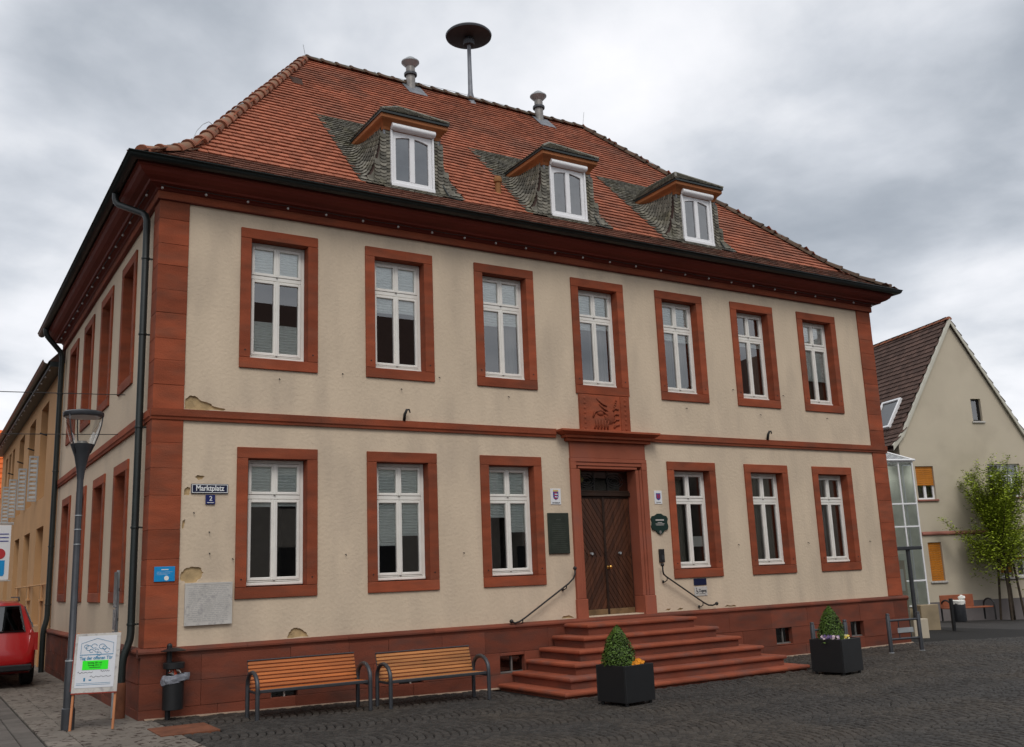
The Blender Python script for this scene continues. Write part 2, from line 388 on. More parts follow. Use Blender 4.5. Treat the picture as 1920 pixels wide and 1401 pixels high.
glass('glass', (0.93, 0.95, 0.94), 0.115, 1.5); glass('glass_dark', (0.25, 0.27, 0.27), 0.05, 1.5); glass('glass_clear', (0.93, 0.97, 0.95), 0.06, 1.2)
glass('lamp_glass', (0.94, 0.95, 0.94), 0.03, 0.35, 0.03)

# ================================================================== ground
XS = [-400, -60, -20, -8, -3, -1, 0, 1.25, 2.5, 3.75, 5, 8, 11, 15, 20, 26, 32, 40, 60, 400]
YS = [-400, -60, -25, -12, -6, 0, 8, 20, 45, 90, 400]
mb = MB()
V = [(x, y, gz(x) - 0.03) for y in YS for x in XS]; nx = len(XS)
mb.add(V, [(j * nx + i, j * nx + i + 1, (j + 1) * nx + i + 1, (j + 1) * nx + i) for j in range(len(YS) - 1) for i in range(nx - 1)])
ground = struct(mb.build('ground', 'ground_far'))

# market square: bed of joint sand + setts laid in segmental arcs
def vis(x, y):    # what the camera (or one a step aside) can see of the square
    d = Vector((x, y, gz(x))) - CAM
    f = d.dot(_f); 
    if f < 1: return False
    sx = d.dot(_r) / f; sy = d.dot(_u) / f
    return -0.62 < sx < 0.62 and sy > -0.47
mb = MB()
xs2 = [0.02] + [0.5 + 0.5 * i for i in range(0, 46)]
for a, b in zip(xs2[:-1], xs2[1:]):
    mb.add([(a, -12, gz(a) - 0.022), (b, -12, gz(b) - 0.022), (b, 6 if a > 15 else -0.05, gz(b) - 0.022), (a, 6 if a > 15 else -0.05, gz(a) - 0.022)], [(0, 1, 2, 3)])
square = struct(mb.build('market_square', 'joint'))
sett_v = []
for (h, z, k) in ((1.0, -0.03, 4), (1.0, -0.004, 4), (0.72, 0.010, 4)):
    sett_v += [(-0.5 * h, -0.5 * h, z), (0.5 * h, -0.5 * h, z), (0.5 * h, 0.5 * h, z), (-0.5 * h, 0.5 * h, z)]
sett_f = [(8, 9, 10, 11)] + [(i, (i + 1) % 4, (i + 1) % 4 + 4, i + 4) for i in range(4)] + [(i + 4, (i + 1) % 4 + 4, (i + 1) % 4 + 8, i + 8) for i in range(4)]
setts = []
BW = 1.30; RA = 0.92
blockers = [(4.9, 10.1, -1.95, 0.1)]
nb = int(12 / BW) + 1
for bnd in range(nb):
    yc = -0.65 - bnd * BW
    k = 0
    x = -1.0
    while x < 22.0:
        th = -math.asin(BW / 2 / RA)
        thm = -th; t = th
        while t < thm:
            w = random.uniform(0.085, 0.118); dt = w / RA; a = t + dt / 2; t += dt
            if a > thm: break
            X = x + RA * math.cos(a) - RA * math.cos(thm); Y = yc + RA * math.sin(a)
            if X < 0.10 or Y > -0.13 or X > 21.5: continue
            if any(b[0] < X < b[1] and b[2] < Y < b[3] for b in blockers): continue
            if -0.14 < X < 0.55 and -1.72 < Y < -0.90: continue
            if not vis(X, Y): continue
            Mx = Matrix.Translation((X, Y, gz(X) + random.uniform(-0.005, 0.004))) @ Matrix.Rotation(a + random.uniform(-0.06, 0.06), 4, 'Z') @ Matrix.Rotation(random.uniform(-0.05, 0.05), 4, 'X') @ Matrix.Rotation(random.uniform(-0.05, 0.05), 4, 'Y') @ Matrix.Diagonal((0.087 * random.uniform(0.92, 1.03), w * 0.91, 1, 1))
            setts.append(((Vector((X, Y, gz(X))) - CAM).length, Mx))
        x += 0.1
setts.sort(key=lambda q: q[0])
sm = MB(); sm.add(sett_v, sett_f); s0 = sm.build('cobblestone', 'cobble')
sme = s0.data; bpy.data.objects.remove(s0)
for d_, M in setts[:300]: piece(sme, 'cobblestone', square, M)
o = inst(sett_v, sett_f, [m for _, m in setts[300:]]).build('cobblestones', 'cobble', square, kind='stuff')

# pavement west of the town hall, slab by slab
mb = MB(); ya, yb = -6.0, 30.0
mb.add([(-1.24, ya, -0.868), (0.05, ya, -0.885), (0.05, yb, -0.885), (-1.24, yb, -0.868)], [(0, 1, 2, 3)])
pave = struct(mb.build('pavement', 'joint'))
cols_ = [(-1.24, -0.93), (-0.93, -0.62), (-0.62, -0.31), (-0.31, 0.0)]
for ci, (a, b) in enumerate(cols_):
    y = ya + (0.0 if ci % 2 else -0.2)
    while y < 14:
        l_ = 0.42
        if -0.14 < b and y < -0.90 and y + l_ > -1.66 and ci == 3:
            pass
        m2 = MB(); zt = gz((a + b) / 2) + random.uniform(-0.002, 0.002)
        m2.cbox(a + 0.004, b - 0.004, y + 0.004, y + l_ - 0.004, zt - 0.05, zt, 0.006)
        if y > -3.2: m2.build('paving_slab', 'paver', pave)
        y += l_
# gutter stones and the road beyond
mb = MB(); mb.add([(-7, ya, -0.872), (-1.24, ya, -0.872), (-1.24, yb, -0.872), (-7, yb, -0.872)], [(0, 1, 2, 3)])
road = struct(mb.build('road', 'joint'))
y = ya + 2.5
while y < 12:
    m2 = MB(); m2.cbox(-1.46, -1.25, y + 0.005, y + 0.495, -0.9, -0.852 + random.uniform(-0.002, 0.002), 0.008); m2.build('gutter_stone', 'paver_grey', road); y += 0.5
x = -1.47
rowi = 0
y = -3.0
while y < 12:
    x = -1.47 - (0.2 if rowi % 2 else 0)
    if rowi % 2:
        m2 = MB(); m2.cbox(-1.665, -1.475, y + 0.004, y + 0.296, -0.9, -0.846, 0.006); m2.build('road_slab', 'paver_grey', road)
    while x > -3.0:
        m2 = MB(); zt = -0.846 + random.uniform(-0.002, 0.002); m2.cbox(x - 0.396, x - 0.004, y + 0.004, y + 0.296, -0.9, zt, 0.006); m2.build('road_slab', 'paver_grey', road)
        x -= 0.4
    y += 0.3; rowi += 1
# kerb stones between pavement and setts
y = -5.0
while y < -0.3:
    if not (-1.66 < y + 0.25 < -0.9):
        m2 = MB(); zt = -0.855 + random.uniform(-0.002, 0.002); m2.cbox(0.003, 0.095, y + 0.004, y + 0.496, zt - 0.1, zt, 0.008); m2.build('kerb_stone', 'paver', pave)
    y += 0.5
m2 = MB(); m2.cbox(-0.13, 0.52, -1.66, -0.93, -0.90, -0.845, 0.004)
solo(m2, 'steel_plate', 'rust', 'flat rusty steel cover plate let into the paving below the litter bin', 'cover plate')

# ================================================================== town hall
W, D, ZT = 14.9, 9.8, 6.08
FRONT = Frame(); LEFT = Frame((0, 0, 0), (0, 1, 0), (1, 0, 0))
hall = thing('town_hall', 'cream plastered town hall with red sandstone trim and hipped red tile roof', 'building', (W / 2, D / 2, -0.9))
UC = [1.695, 3.62, 5.55, 7.495, 9.405, 11.31, 13.175]
WW = 1.16; F0, F1 = 3.745, 5.828; G0, G1 = 0.558, 2.619
SW = [2.18, 4.2, 6.2, 8.2]
DX0, DX1 = 6.70, 8.335
fopen = [(u - WW / 2, u + WW / 2, F0, F1) for u in UC] + [(u - WW / 2, u + WW / 2, G0, G1) for i, u in enumerate(UC) if i != 3] + [(DX0, DX1, 0.003, 2.90)]
sopen = [(u - WW / 2, u + WW / 2, a, b) for u in SW for a, b in ((F0, F1), (G0, G1))]
def jag(poly, n=4, amp=0.012):
    o = []
    for i, p in enumerate(poly):
        q = poly[(i + 1) % len(poly)]
        for k in range(n):
            t = k / n; o.append((lerp(p[0], q[0], t) + (random.uniform(-amp, amp) if k else 0), lerp(p[1], q[1], t) + (random.uniform(-amp, amp) if k else 0)))
    return o
dmg = [jag([(0.395, 3.115), (0.40, 3.25), (0.47, 3.305), (0.53, 3.30), (0.62, 3.235), (0.74, 3.205), (0.80, 3.165), (0.95, 3.14), (0.90, 3.115)], 4, 0.008),
       jag([(0.40, 0.86), (0.41, 0.92), (0.46, 0.985), (0.56, 1.01), (0.66, 0.995), (0.705, 0.93), (0.67, 0.85), (0.62, 0.81), (0.47, 0.805)], 4, 0.01),
       jag([(1.85, 0.012), (1.88, 0.09), (1.94, 0.14), (2.03, 0.13), (2.12, 0.075), (2.16, 0.012)], 4, 0.008),
       jag([(6.40, 0.012), (6.43, 0.05), (6.54, 0.06), (6.62, 0.03), (6.64, 0.012)], 3, 0.005),
       jag([(8.55, 0.03), (8.62, 0.055), (8.70, 0.05), (8.67, 0.02)], 3, 0.005), jag([(8.82, 0.02), (8.9, 0.055), (8.99, 0.045), (8.95, 0.015)], 3, 0.005),
       jag([(9.95, 0.015), (10.02, 0.05), (10.1, 0.035), (10.2, 0.04), (10.26, 0.012)], 3, 0.005),
       jag([(0.55, 2.195), (0.60, 2.22), (0.69, 2.205), (0.66, 2.165), (0.6, 2.155)], 3, 0.005),
       jag([(0.42, 1.95), (0.425, 2.03), (0.46, 2.06), (0.50, 2.05), (0.49, 1.95)], 3, 0.005),
       jag([(0.405, 1.52), (0.41, 1.60), (0.45, 1.63), (0.44, 1.56), (0.42, 1.50)], 3, 0.004)]
def wall_mesh(fr, ulen, ztop, rects, polys, thick=0.30, ins=0.012, z0=0.0, u_lo=0.0):
    m = MB(fr)
    outer = [(u_lo, z0), (ulen, z0), (ulen, ztop), (u_lo, ztop)]
    holes = [[(a + ins, b + ins), (a + ins, d - ins), (c - ins, d - ins), (c - ins, b + ins)] for a, c, b, d in rects]
    for depth, hs in ((0.0, holes + [p for p in polys]), (thick, holes)):
        loops = [[Vector((u, z, 0)) for u, z in l] for l in [outer] + hs]
        flat = [p for l in loops for p in l]
        tri = tessellate_polygon(loops)
        fs = []
        for t in tri:
            a, b, c = (flat[i] for i in t)
            s = (b - a).cross(c - a).z
            t = tuple(t) if (s > 0) == (depth == 0.0) else tuple(t)[::-1]
            fs.append(t)
        m.add([(p.x, depth, p.y) for p in flat], fs)
    for h in holes + [outer[::-1]]:
        n = len(h)
        for i in range(n):
            p, q = h[i], h[(i + 1) % n]
            m.add([(p[0], 0, p[1]), (q[0], 0, q[1]), (q[0], thick, q[1]), (p[0], thick, p[1])], [(0, 1, 2, 3)])
    return m
wall_mesh(FRONT, W, ZT + 0.3, fopen, dmg).build('wall', 'plaster', hall)
wall_mesh(LEFT, D, ZT + 0.3, sopen, [], u_lo=0.301).build('wall', 'plaster', hall)
mb = MB(); mb.box(W - 0.3, W, 0.301, D, 0, ZT + 0.3); mb.box(0.3, W - 0.301, D - 0.3, D - 0.001, 0, ZT + 0.3); mb.build('wall', 'plaster', hall)
for p in dmg:     # broken plaster: edge and the bare coat behind it
    m = MB(FRONT); n = len(p)
    for i in range(n):
        a, b = p[i], p[(i + 1) % n]; m.add([(a[0], 0, a[1]), (b[0], 0, b[1]), (b[0], 0.026, b[1]), (a[0], 0.026, a[1])], [(0, 3, 2, 1)])
    w_ = m.build('broken_edge', 'plaster_edge', hall)
    us = [q[0] for q in p]; zs_ = [q[1] for q in p]
    m = MB(FRONT); m.box(min(us) - 0.02, max(us) + 0.02, 0.024, 0.05, min(zs_) - 0.02, max(zs_) + 0.02); m.build('bare_coat', 'plaster_base', hall)
# inner floors and partitions so that the windows look into rooms
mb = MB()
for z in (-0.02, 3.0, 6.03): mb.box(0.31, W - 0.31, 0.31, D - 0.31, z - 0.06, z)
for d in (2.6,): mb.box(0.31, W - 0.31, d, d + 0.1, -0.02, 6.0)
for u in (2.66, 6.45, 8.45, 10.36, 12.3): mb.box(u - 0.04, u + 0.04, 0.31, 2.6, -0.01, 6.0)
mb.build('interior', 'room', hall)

# plinth stones
plinth = MB(FRONT); plinth.box(0.0, W, 0.03, 0.3, -1.1, -0.002); plinth.fr = LEFT; plinth.box(0.301, D, 0.03, 0.3, -1.1, -0.002)
plinth = plinth.build('plinth', 'mortar', hall)
CELL = [(1.61, 1.98, -0.78, -0.66), (3.48, 3.87, -0.78, -0.66), (5.18, 5.62, -0.74, -0.48), (11.12, 11.54, -0.72, -0.43), (13.18, 13.56, -0.72, -0.43)]
rows = [(-0.43, -0.105), (-0.745, -0.43), (-1.12, -0.745)]
def stone_row(fr, u0, u1, z0, z1, d0, m, parent, lo=0.6, hi=1.25, avoid=(), name='stone', dep=0.13):
    cuts = [(u0, u1)]
    for a in avoid:
        if a[3] > z0 + 0.05 and a[2] < z1 - 0.05:
            nc = []
            for p, q in cuts:
                if a[0] > p and a[1] < q: nc += [(p, a[0]), (a[1], q)]
                else: nc.append((p, q))
            cuts = nc
            if a[3] < z1 - 0.02:
                mm = MB(fr); mm.cbox(a[0] + 0.003, a[1] - 0.003, d0, d0 + dep, a[3], z1 - 0.003, 0.007); mm.build(name, m, parent)
            if a[2] > z0 + 0.02:
                mm = MB(fr); mm.cbox(a[0] + 0.003, a[1] - 0.003, d0, d0 + dep, z0 + 0.003, a[2], 0.007); mm.build(name, m, parent)
    for p, q in cuts:
        u = p
        while u < q - 1e-4:
            l_ = random.uniform(lo, hi)
            if q - (u + l_) < lo * 0.6: l_ = q - u
            l_ = min(l_, q - u)
            dd = d0 + random.uniform(-0.004, 0.004)
            mm = MB(fr); mm.cbox(u + 0.0012, u + l_ - 0.0012, dd, dd + dep, z0 + 0.0012, z1 - 0.0012, 0.004, 0.001); mm.build(name, m, parent)
            u += l_
for z0, z1 in rows:
    stone_row(FRONT, -0.07, W + 0.07, z0, z1, -0.072, 'sandstone_plinth', plinth, avoid=CELL)
    stone_row(LEFT, 0.062, D, z0, z1, -0.070, 'sandstone_plinth', plinth, avoid=[(6.1, 6.35, -0.62, -0.44)])
for fr, a, b in ((FRONT, -0.105, W + 0.105), (LEFT, 0.05, D)):      # torus moulding on top of the plinth
    u = a
    while u < b - 0.01:
        l_ = min(random.uniform(1.0, 1.7), b - u)
        if b - u - l_ < 0.5: l_ = b - u
        m = MB(fr)
        prof = [(0.03, 0.0), (-0.03, 0.0), (-0.075, -0.012), (-0.10, -0.038), (-0.10, -0.06), (-0.075, -0.085), (-0.072, -0.105), (0.03, -0.105)]
        n = len(prof)
        m.add([(u + 0.0015, d, z) for d, z in prof] + [(u + l_ - 0.0015, d, z) for d, z in prof], [(i, (i + 1) % n, (i + 1) % n + n, i + n) for i in range(n)][::1] + [tuple(range(n))[::-1], tuple(range(n, 2 * n))])
        if not (fr is FRONT and u + l_ > 6.4 and u < 8.6 and False): m.build('moulding_stone', 'sandstone_plinth', plinth, smooth='auto')
        u += l_
for i, (a, b, z0, z1) in enumerate(CELL):     # cellar lights
    m = MB(FRONT); m.box(a, b, 0.018, 0.028, z0, z1); c_ = m.build('cellar_window', 'glass_dark', plinth)
    m = MB(FRONT); m.box(a, b, -0.01, 0.016, z0, z0 + 0.025); m.box(a, a + 0.025, -0.01, 0.016, z0 + 0.025, z1); m.box(lerp(a, b, 0.55) - 0.01, lerp(a, b, 0.55) + 0.01, -0.008, 0.016, z0 + 0.025, z1); m.build('frame', 'vent_metal' if i > 1 else 'plaque_stone', c_)
m = MB(FRONT); m.box(-0.10, W + 0.1, -0.125, -0.07, -1.0, -0.99)
for a, b in ((0.0, 5.0), (5.0, 10.0), (10.0, W + 0.1)):
    m.add([(a, -0.13, gz(a) + 0.0), (b, -0.13, gz(b) + 0.0), (b, -0.066, gz(b) + 0.02), (a, -0.066, gz(a) + 0.02)], [(0, 1, 2, 3)])
m.build('base_mortar', 'mortar', plinth)

# quoins
for (xa, xb, nm) in ((-0.025, 0.38, 'L'), (14.49, W + 0.025, 'R')):
    z = 0.002
    i = 0
    hs = [0.36, 0.42, 0.33, 0.38, 0.45, 0.36, 0.34, 0.312, None, 0.33, 0.34, 0.30, 0.36, 0.33, 0.35, 0.31, 0.36, 0.302]
    for h in hs:
        if h is None: z = 3.10; continue
        h2 = h
        m = MB(); dd = random.uniform(-0.003, 0.003); m.cbox(xa, xb, -0.024 + dd, 0.34 if nm == 'L' else 0.29, z + 0.0012, z + h2 - 0.0012, 0.004, 0.001); m.build('quoin_stone', 'sandstone', hall)
        z += h2
# string course
for fr, a, b in ((FRONT, -0.05, W + 0.05), (LEFT, 0.045, D)):
    u = a
    while u < b - 0.01:
        l_ = min(random.uniform(1.5, 2.4), b - u)
        if b - u - l_ < 0.6: l_ = b - u
        if fr is FRONT and u < 6.44 < u + l_: l_ = 6.44 - u
        if fr is FRONT and abs(u - 6.44) < 0.01: u = 8.52; continue
        m = MB(fr); prof = [(0.02, 3.10), (-0.055, 3.10), (-0.055, 3.005), (-0.04, 2.985), (-0.035, 2.955), (0.02, 2.955)]; n = len(prof)
        m.add([(u + 0.001, d, z) for d, z in prof] + [(u + l_ - 0.001, d, z) for d, z in prof], [(i, (i + 1) % n, (i + 1) % n + n, i + n) for i in range(n)] + [tuple(range(n))[::-1], tuple(range(n, 2 * n))])
        m.build('band_stone', 'sandstone', hall)
        u += l_

# windows
def window(fr, uc, z0, z1, parent, up=1.0, lo=((0, 0), (0, 0)), cur=(None, None), sheet=False, back=True):
    a, b = uc - WW / 2, uc + WW / 2; t = 0.155
    ia, ib, iz0, iz1 = a + t, b - t, z0 + t + 0.01, z1 - t
    ft = 0.05; f0 = 0.145
    m = MB(fr)
    m.cbox(ia, ia + ft, f0, f0 + 0.07, iz0, iz1, 0.006); m.cbox(ib - ft, ib, f0, f0 + 0.07, iz0, iz1, 0.006)
    m.cbox(ia + ft, ib - ft, f0, f0 + 0.07, iz1 - ft, iz1, 0.006); m.cbox(ia + ft, ib - ft, f0, f0 + 0.07, iz0, iz0 + ft + 0.02, 0.006)
    zt = iz1 - (iz1 - iz0) * 0.30
    m.cbox(ia + ft, ib - ft, f0 - 0.006, f0 + 0.07, zt - 0.03, zt + 0.03, 0.008)
    um = (ia + ib) / 2
    win = m.build('window', 'white_paint', parent)
    for nm, q in (('lintel', (a, b, z1 - t, z1)), ('sill', (a, b, z0, z0 + t)), ('jamb', (a, a + t, z0 + t, z1 - t)), ('jamb', (b - t, b, z0 + t, z1 - t))):
        m = MB(fr); m.cbox(q[0] + 0.001, q[1] - 0.001, -0.028, 0.24, q[2] + 0.001, q[3] - 0.001, 0.005, 0.0008); m.build(nm, 'sandstone', win)
    for dx in (-1, 1):      # shutter pin sockets
        m = MB(fr); ux = uc + dx * (WW / 2 - 0.08); m.tube([(ux, -0.032, z0 + 0.26), (ux, -0.02, z0 + 0.26)], 0.012, 6); m.build('pin_socket', 'iron', win)
    s = 0.042
    def sash(p, q, c, d, nm):
        mm = MB(fr); g0 = f0 - 0.012
        mm.cbox(p, p + s, g0, f0 + 0.05, c, d, 0.006); mm.cbox(q - s, q, g0, f0 + 0.05, c, d, 0.006)
        mm.cbox(p + s, q - s, g0, f0 + 0.05, c, c + s, 0.006); mm.cbox(p + s, q - s, g0, f0 + 0.05, d - s, d, 0.006)
        sh = mm.build('sash', 'white_paint', win)
        mm = MB(fr); mm.add([(p + s, f0 + 0.02, c + s), (q - s, f0 + 0.02, c + s), (q - s, f0 + 0.02, d - s), (p + s, f0 + 0.02, d - s)], [(0, 1, 2, 3)]); mm.build('pane', 'glass', win)
        return (p + s, q - s, c + s, d - s)
    zl = iz0 + ft + 0.024; zu = zt + 0.034; ztop = iz1 - ft - 0.003
    gap = 0.006
    R_ = []
    for k, (p, q) in enumerate(((ia + ft + 0.003, um - gap / 2), (um + gap / 2, ib - ft - 0.003))):
        R_.append((sash(p, q, zu, ztop, 'u'), up, 'u', k)); R_.append((sash(p, q, zl, zt - 0.034, 'l'), lo[k], 'l', k))
    m = MB(fr); m.cbox(um - 0.018, um + 0.018, f0 - 0.024, f0 - 0.010, zl, zt - 0.036, 0.004); m.cbox(um - 0.016, um + 0.016, f0 - 0.022, f0 - 0.010, zu, ztop, 0.004); m.build('mullion', 'white_paint', win)
    m = MB(fr); m.cbox(ia + 0.01, ib - 0.01, f0 - 0.03, f0 - 0.001, iz0 + 0.006, iz0 + 0.045, 0.006); m.cbox(ia + ft, ib - ft, f0 - 0.02, f0 - 0.006, iz0 + 0.055, iz0 + 0.067, 0.003); m.build('weather_bar', 'white_paint', win)
    m = MB(fr); m.box(um - 0.012, um + 0.012, f0 - 0.035, f0 - 0.01, zl - 0.012, zl + 0.002); m.box(um - 0.012, um + 0.012, f0 - 0.03, f0 - 0.006, zu - 0.010, zu + 0.004); m.build('catch', 'vent_metal', win)
    for (p, q, c, d), sp, ty, k in R_:
        if ty == 'u': rng_ = (0.0, sp)
        else: rng_ = sp
        if rng_[1] - rng_[0] > 0.01:
            top = d + 0.02 - (d - c) * rng_[0]; bot = d - (d - c) * rng_[1]
            mm = MB(fr); n = max(2, int((top - bot) / 0.021)); V = []; F = []
            for i in range(n + 1):
                z = lerp(top, bot, i / n); dd = f0 + 0.045 + (0.014 if i % 2 else 0)
                V += [(p - 0.015, dd, z), (q + 0.015, dd, z)]
            F = [(2 * i, 2 * i + 2, 2 * i + 3, 2 * i + 1) for i in range(n)]
            mm.add(V, F); mm.box(p - 0.015, q + 0.015, f0 + 0.04, f0 + 0.062, bot - 0.016, bot); mm.build('blind', 'blind', win)
        if ty == 'l' and cur[k]:
            mm = MB(fr); V = []; n = 26; wd_ = (q - p) + 0.06
            for i in range(n + 1):
                u = p - 0.03 + wd_ * i / n; dd = 0.30 + 0.03 * math.sin(i * 1.9 + uc) + 0.012 * math.sin(i * 0.7)
                V += [(u, dd, c - 0.08), (u, dd, iz1)]
            mm.add(V, [(2 * i, 2 * i + 2, 2 * i + 3, 2 * i + 1) for i in range(n)]); mm.build('curtain', cur[k], win, smooth=True)
    if sheet:
        p, q, c, d = R_[3][0]
        mm = MB(fr); mm.box(p + 0.01, q - 0.02, f0 + 0.03, f0 + 0.033, lerp(c, d, 0.26), lerp(c, d, 0.44)); mm.build('paper_notice', 'paper', win)
    return win
G_ = 'curtain'; B_ = 'curtain_brown'; K_ = 'curtain_green'
FS = [dict(up=1, lo=((0.57, 1.0), (0.60, 1.0))), dict(up=1, lo=((0, 0.21), (0, 0.19))), dict(up=1, lo=((0, 0.22), (0, 0.19)), cur=(None, G_)),
      dict(up=1, lo=((0, 0.10), (0, 0.07)), cur=(None, G_)), dict(up=1, lo=((0, 0.11), (0, 0.13)), cur=(K_, G_)), dict(up=0, lo=((0, 0.06), (0, 0.06)), cur=(None, B_)), dict(up=1, lo=((0, 0.6), (0, 0.6)), cur=(K_, B_))]
GS = [dict(up=1, lo=((0, 0.04), (0, 0.03))), dict(up=1, lo=((0, 0.60), (0, 0.46))), dict(up=1, lo=((0, 0.2), (0, 0.43))), None, dict(up=0, lo=((0, 0), (0, 0)), cur=(K_, None), sheet=True),
      dict(up=0, cur=(K_, K_)), dict(up=0, cur=(G_, B_))]
for i, u in enumerate(UC):
    window(FRONT, u, F0, F1, hall, **FS[i])
    if GS[i]: window(FRONT, u, G0, G1, hall, **GS[i])
for i, u in enumerate(SW):
    window(LEFT, u, F0, F1, hall, up=0.5, lo=((0, 0.1), (0, 0.1))); window(LEFT, u, G0, G1, hall, up=0.5)
# little iron eyes in the plaster
for (u, z) in [(1.70, 3.62), (3.62, 3.60), (2.66, 3.02 + 0.75), (4.28, 3.83), (5.55, 3.60), (9.40, 3.62), (11.30, 3.60), (10.62, 4.05), (11.98, 4.02), (13.2, 3.62), (0.76, 1.46), (0.77, 1.18), (2.70, 1.12), (4.63, 1.10), (10.42, 1.12), (12.28, 1.12), (14.1, 1.12), (0.55, 1.72), (1.08, 1.1)]:
    m = MB(FRONT); m.tube([(u, 0.01, z), (u, -0.03, z), (u + 0.004, -0.035, z - 0.02)], 0.0055, 5); m.build('wall_eye', 'iron', hall)

# cornice
prof = [(-0.25, 6.05), (0.055, 6.05), (0.055, 6.165), (0.075, 6.18), (0.085, 6.20), (0.12, 6.215), (0.20, 6.23), (0.215, 6.255), (0.29, 6.285), (0.345, 6.325), (0.375, 6.37), (0.40, 6.38), (0.40, 6.43), (-0.25, 6.43)]
m = MB(); V = []
for o_, z in prof: V += [(-o_, -o_, z), (W + o_, -o_, z), (W + o_, D + o_, z), (-o_, D + o_, z)]
F = []
for i in range(len(prof) - 1):
    for k in range(4): F.append((i * 4 + k, i * 4 + (k + 1) % 4, (i + 1) * 4 + (k + 1) % 4, (i + 1) * 4 + k))
m.add(V, F); m.build('cornice', 'cornice_paint', hall)
m = MB(FRONT); m.cbox(-0.062, W + 0.062, -0.062, 0.0, 6.055, 6.165, 0.004); m.fr = LEFT; m.cbox(0.001, D + 0.05, -0.062, 0.0, 6.055, 6.165, 0.004); m.build('frieze', 'sandstone', hall)
# gutter (half round) + brackets
def gutter(path, r, name, parent):
    m = MB(); n = 9; V = []; F = []
    P = [Vector(p) for p in path]; k = len(P)
    for i, p in enumerate(P):
        if 0 < i < k - 1:
            d1 = (P[i] - P[i - 1]).normalized(); d2 = (P[i + 1] - P[i]).normalized(); nn = (Vector((d1.y, -d1.x, 0)) + Vector((d2.y, -d2.x, 0)))
            nn = nn / (1 + d1.dot(d2))
        else:
            d1 = (P[min(i + 1, k - 1)] - P[max(i - 1, 0)]).normalized(); nn = Vector((d1.y, -d1.x, 0))
        for q in range(n):
            a = math.pi * q / (n - 1); V.append(p + nn * (-math.cos(a) * r) + Vector((0, 0, -math.sin(a) * r)))
        V.append(p + nn * (r + 0.012)); V.append(p + nn * (r + 0.012) + Vector((0, 0, 0.015)))
    t = n + 2
    for i in range(k - 1):
        for q in range(t - 1): F.append((i * t + q, i * t + q + 1, (i + 1) * t + q + 1, (i + 1) * t + q))
    m.add(V, F, raw=True)
    return m.build(name, 'gutter_metal', parent, smooth=True)
gg = 0.465; gzv = 6.475
gut = gutter([(-gg, D + gg, gzv), (-gg, -gg, gzv), (W + gg, -gg, gzv), (W + gg, D + gg, gzv)], 0.075, 'gutter', hall)
def pipe(path, r=0.048): 
    m = MB(); P = [Vector(p) for p in path]; o = [P[0]]
    for i in range(1, len(P) - 1):
        a = P[i] + (P[i - 1] - P[i]).normalized() * 0.09; b = P[i] + (P[i + 1] - P[i]).normalized() * 0.09
        o += [a, a.lerp(P[i], 0.55).lerp(b, 0.22), b]
    o.append(P[-1]); m.tube(o, r, 12); return m
dp = pipe([(-0.46, 0.95, 6.42), (-0.46, 0.95, 6.26), (-0.11, 0.40, 5.95), (-0.11, 0.40, 0.10), (-0.20, 0.40, -0.12), (-0.20, 0.40, -0.86)]).build('downpipe', 'gutter_metal', hall, smooth='auto')
for z in (5.3, 4.2, 2.9, 1.55, 0.3):
    m = MB(); m.lathe([(0.056, -0.014), (0.058, 0), (0.056, 0.014)], 12, (-0.11, 0.40, z)); m.box(-0.07, 0.01, 0.39, 0.41, z - 0.01, z + 0.01); m.build('pipe_clip', 'gutter_metal', dp)
m = MB(); m.lathe([(0.06, 0), (0.06, 0.42), (0.05, 0.44)], 12, (-0.20, 0.40, -0.86)); m.build('standpipe', 'rust', dp, smooth='auto')
dp = pipe([(-0.46, 9.45, 6.42), (-0.46, 9.45, 6.28), (-0.10, 9.55, 5.9), (-0.10, 9.55, 0.2), (-0.16, 9.55, 0.0), (-0.16, 9.55, -0.86)], 0.055).build('downpipe', 'gutter_metal', hall, smooth='auto')
for z in (5.0, 3.3, 1.7, 0.5):
    m = MB(); m.lathe([(0.063, -0.014), (0.066, 0), (0.063, 0.014)], 12, (-0.10, 9.55, z)); m.build('pipe_clip', 'gutter_metal', dp)

# ------------------------------------------------------------------ roof
EV, ZE = 0.45, 6.45
BX, BY, ZB = 0.42, 0.24, 6.95
RX0, RX1, RY, ZR = 3.8, 11.1, D / 2, 11.68
c = [(-EV, -EV, ZE), (W + EV, -EV, ZE), (W + EV, D + EV, ZE), (-EV, D + EV, ZE), (BX, BY, ZB), (W - BX, BY, ZB), (W - BX, D - BY, ZB), (BX, D - BY, ZB), (RX0, RY, ZR), (RX1, RY, ZR)]
m = MB(); m.add(c, [(0, 1, 5, 4), (1, 2, 6, 5), (2, 3, 7, 6), (3, 0, 4, 7), (4, 5, 9, 8), (5, 6, 9), (6, 7, 8, 9), (7, 4, 8), (3, 2, 1, 0)])
roof = m.build('roof', 'roof_deck', hall)
TW, TC = 0.178, 0.158
hw = TW / 2 - 0.003
tv = [(-hw, 0.016), (-hw * 0.72, 0.004), (-hw * 0.3, -0.001), (hw * 0.3, -0.001), (hw * 0.72, 0.004), (hw, 0.016), (hw, 0.22), (-hw, 0.22)]
def tz(y): return 0.044 - 0.036 * y / 0.22
tile_v = [(x, y, tz(y)) for x, y in tv] + [(x, y, tz(y) - 0.019) for x, y in tv]
tile_f = [tuple(range(8))] + [(i, i + 8, i + 9, i + 1) for i in range(5)] + [(7, 15, 8, 0), (5, 13, 14, 6)]
DORM = [4.05, 7.22, 10.38]; SLW = 0.96
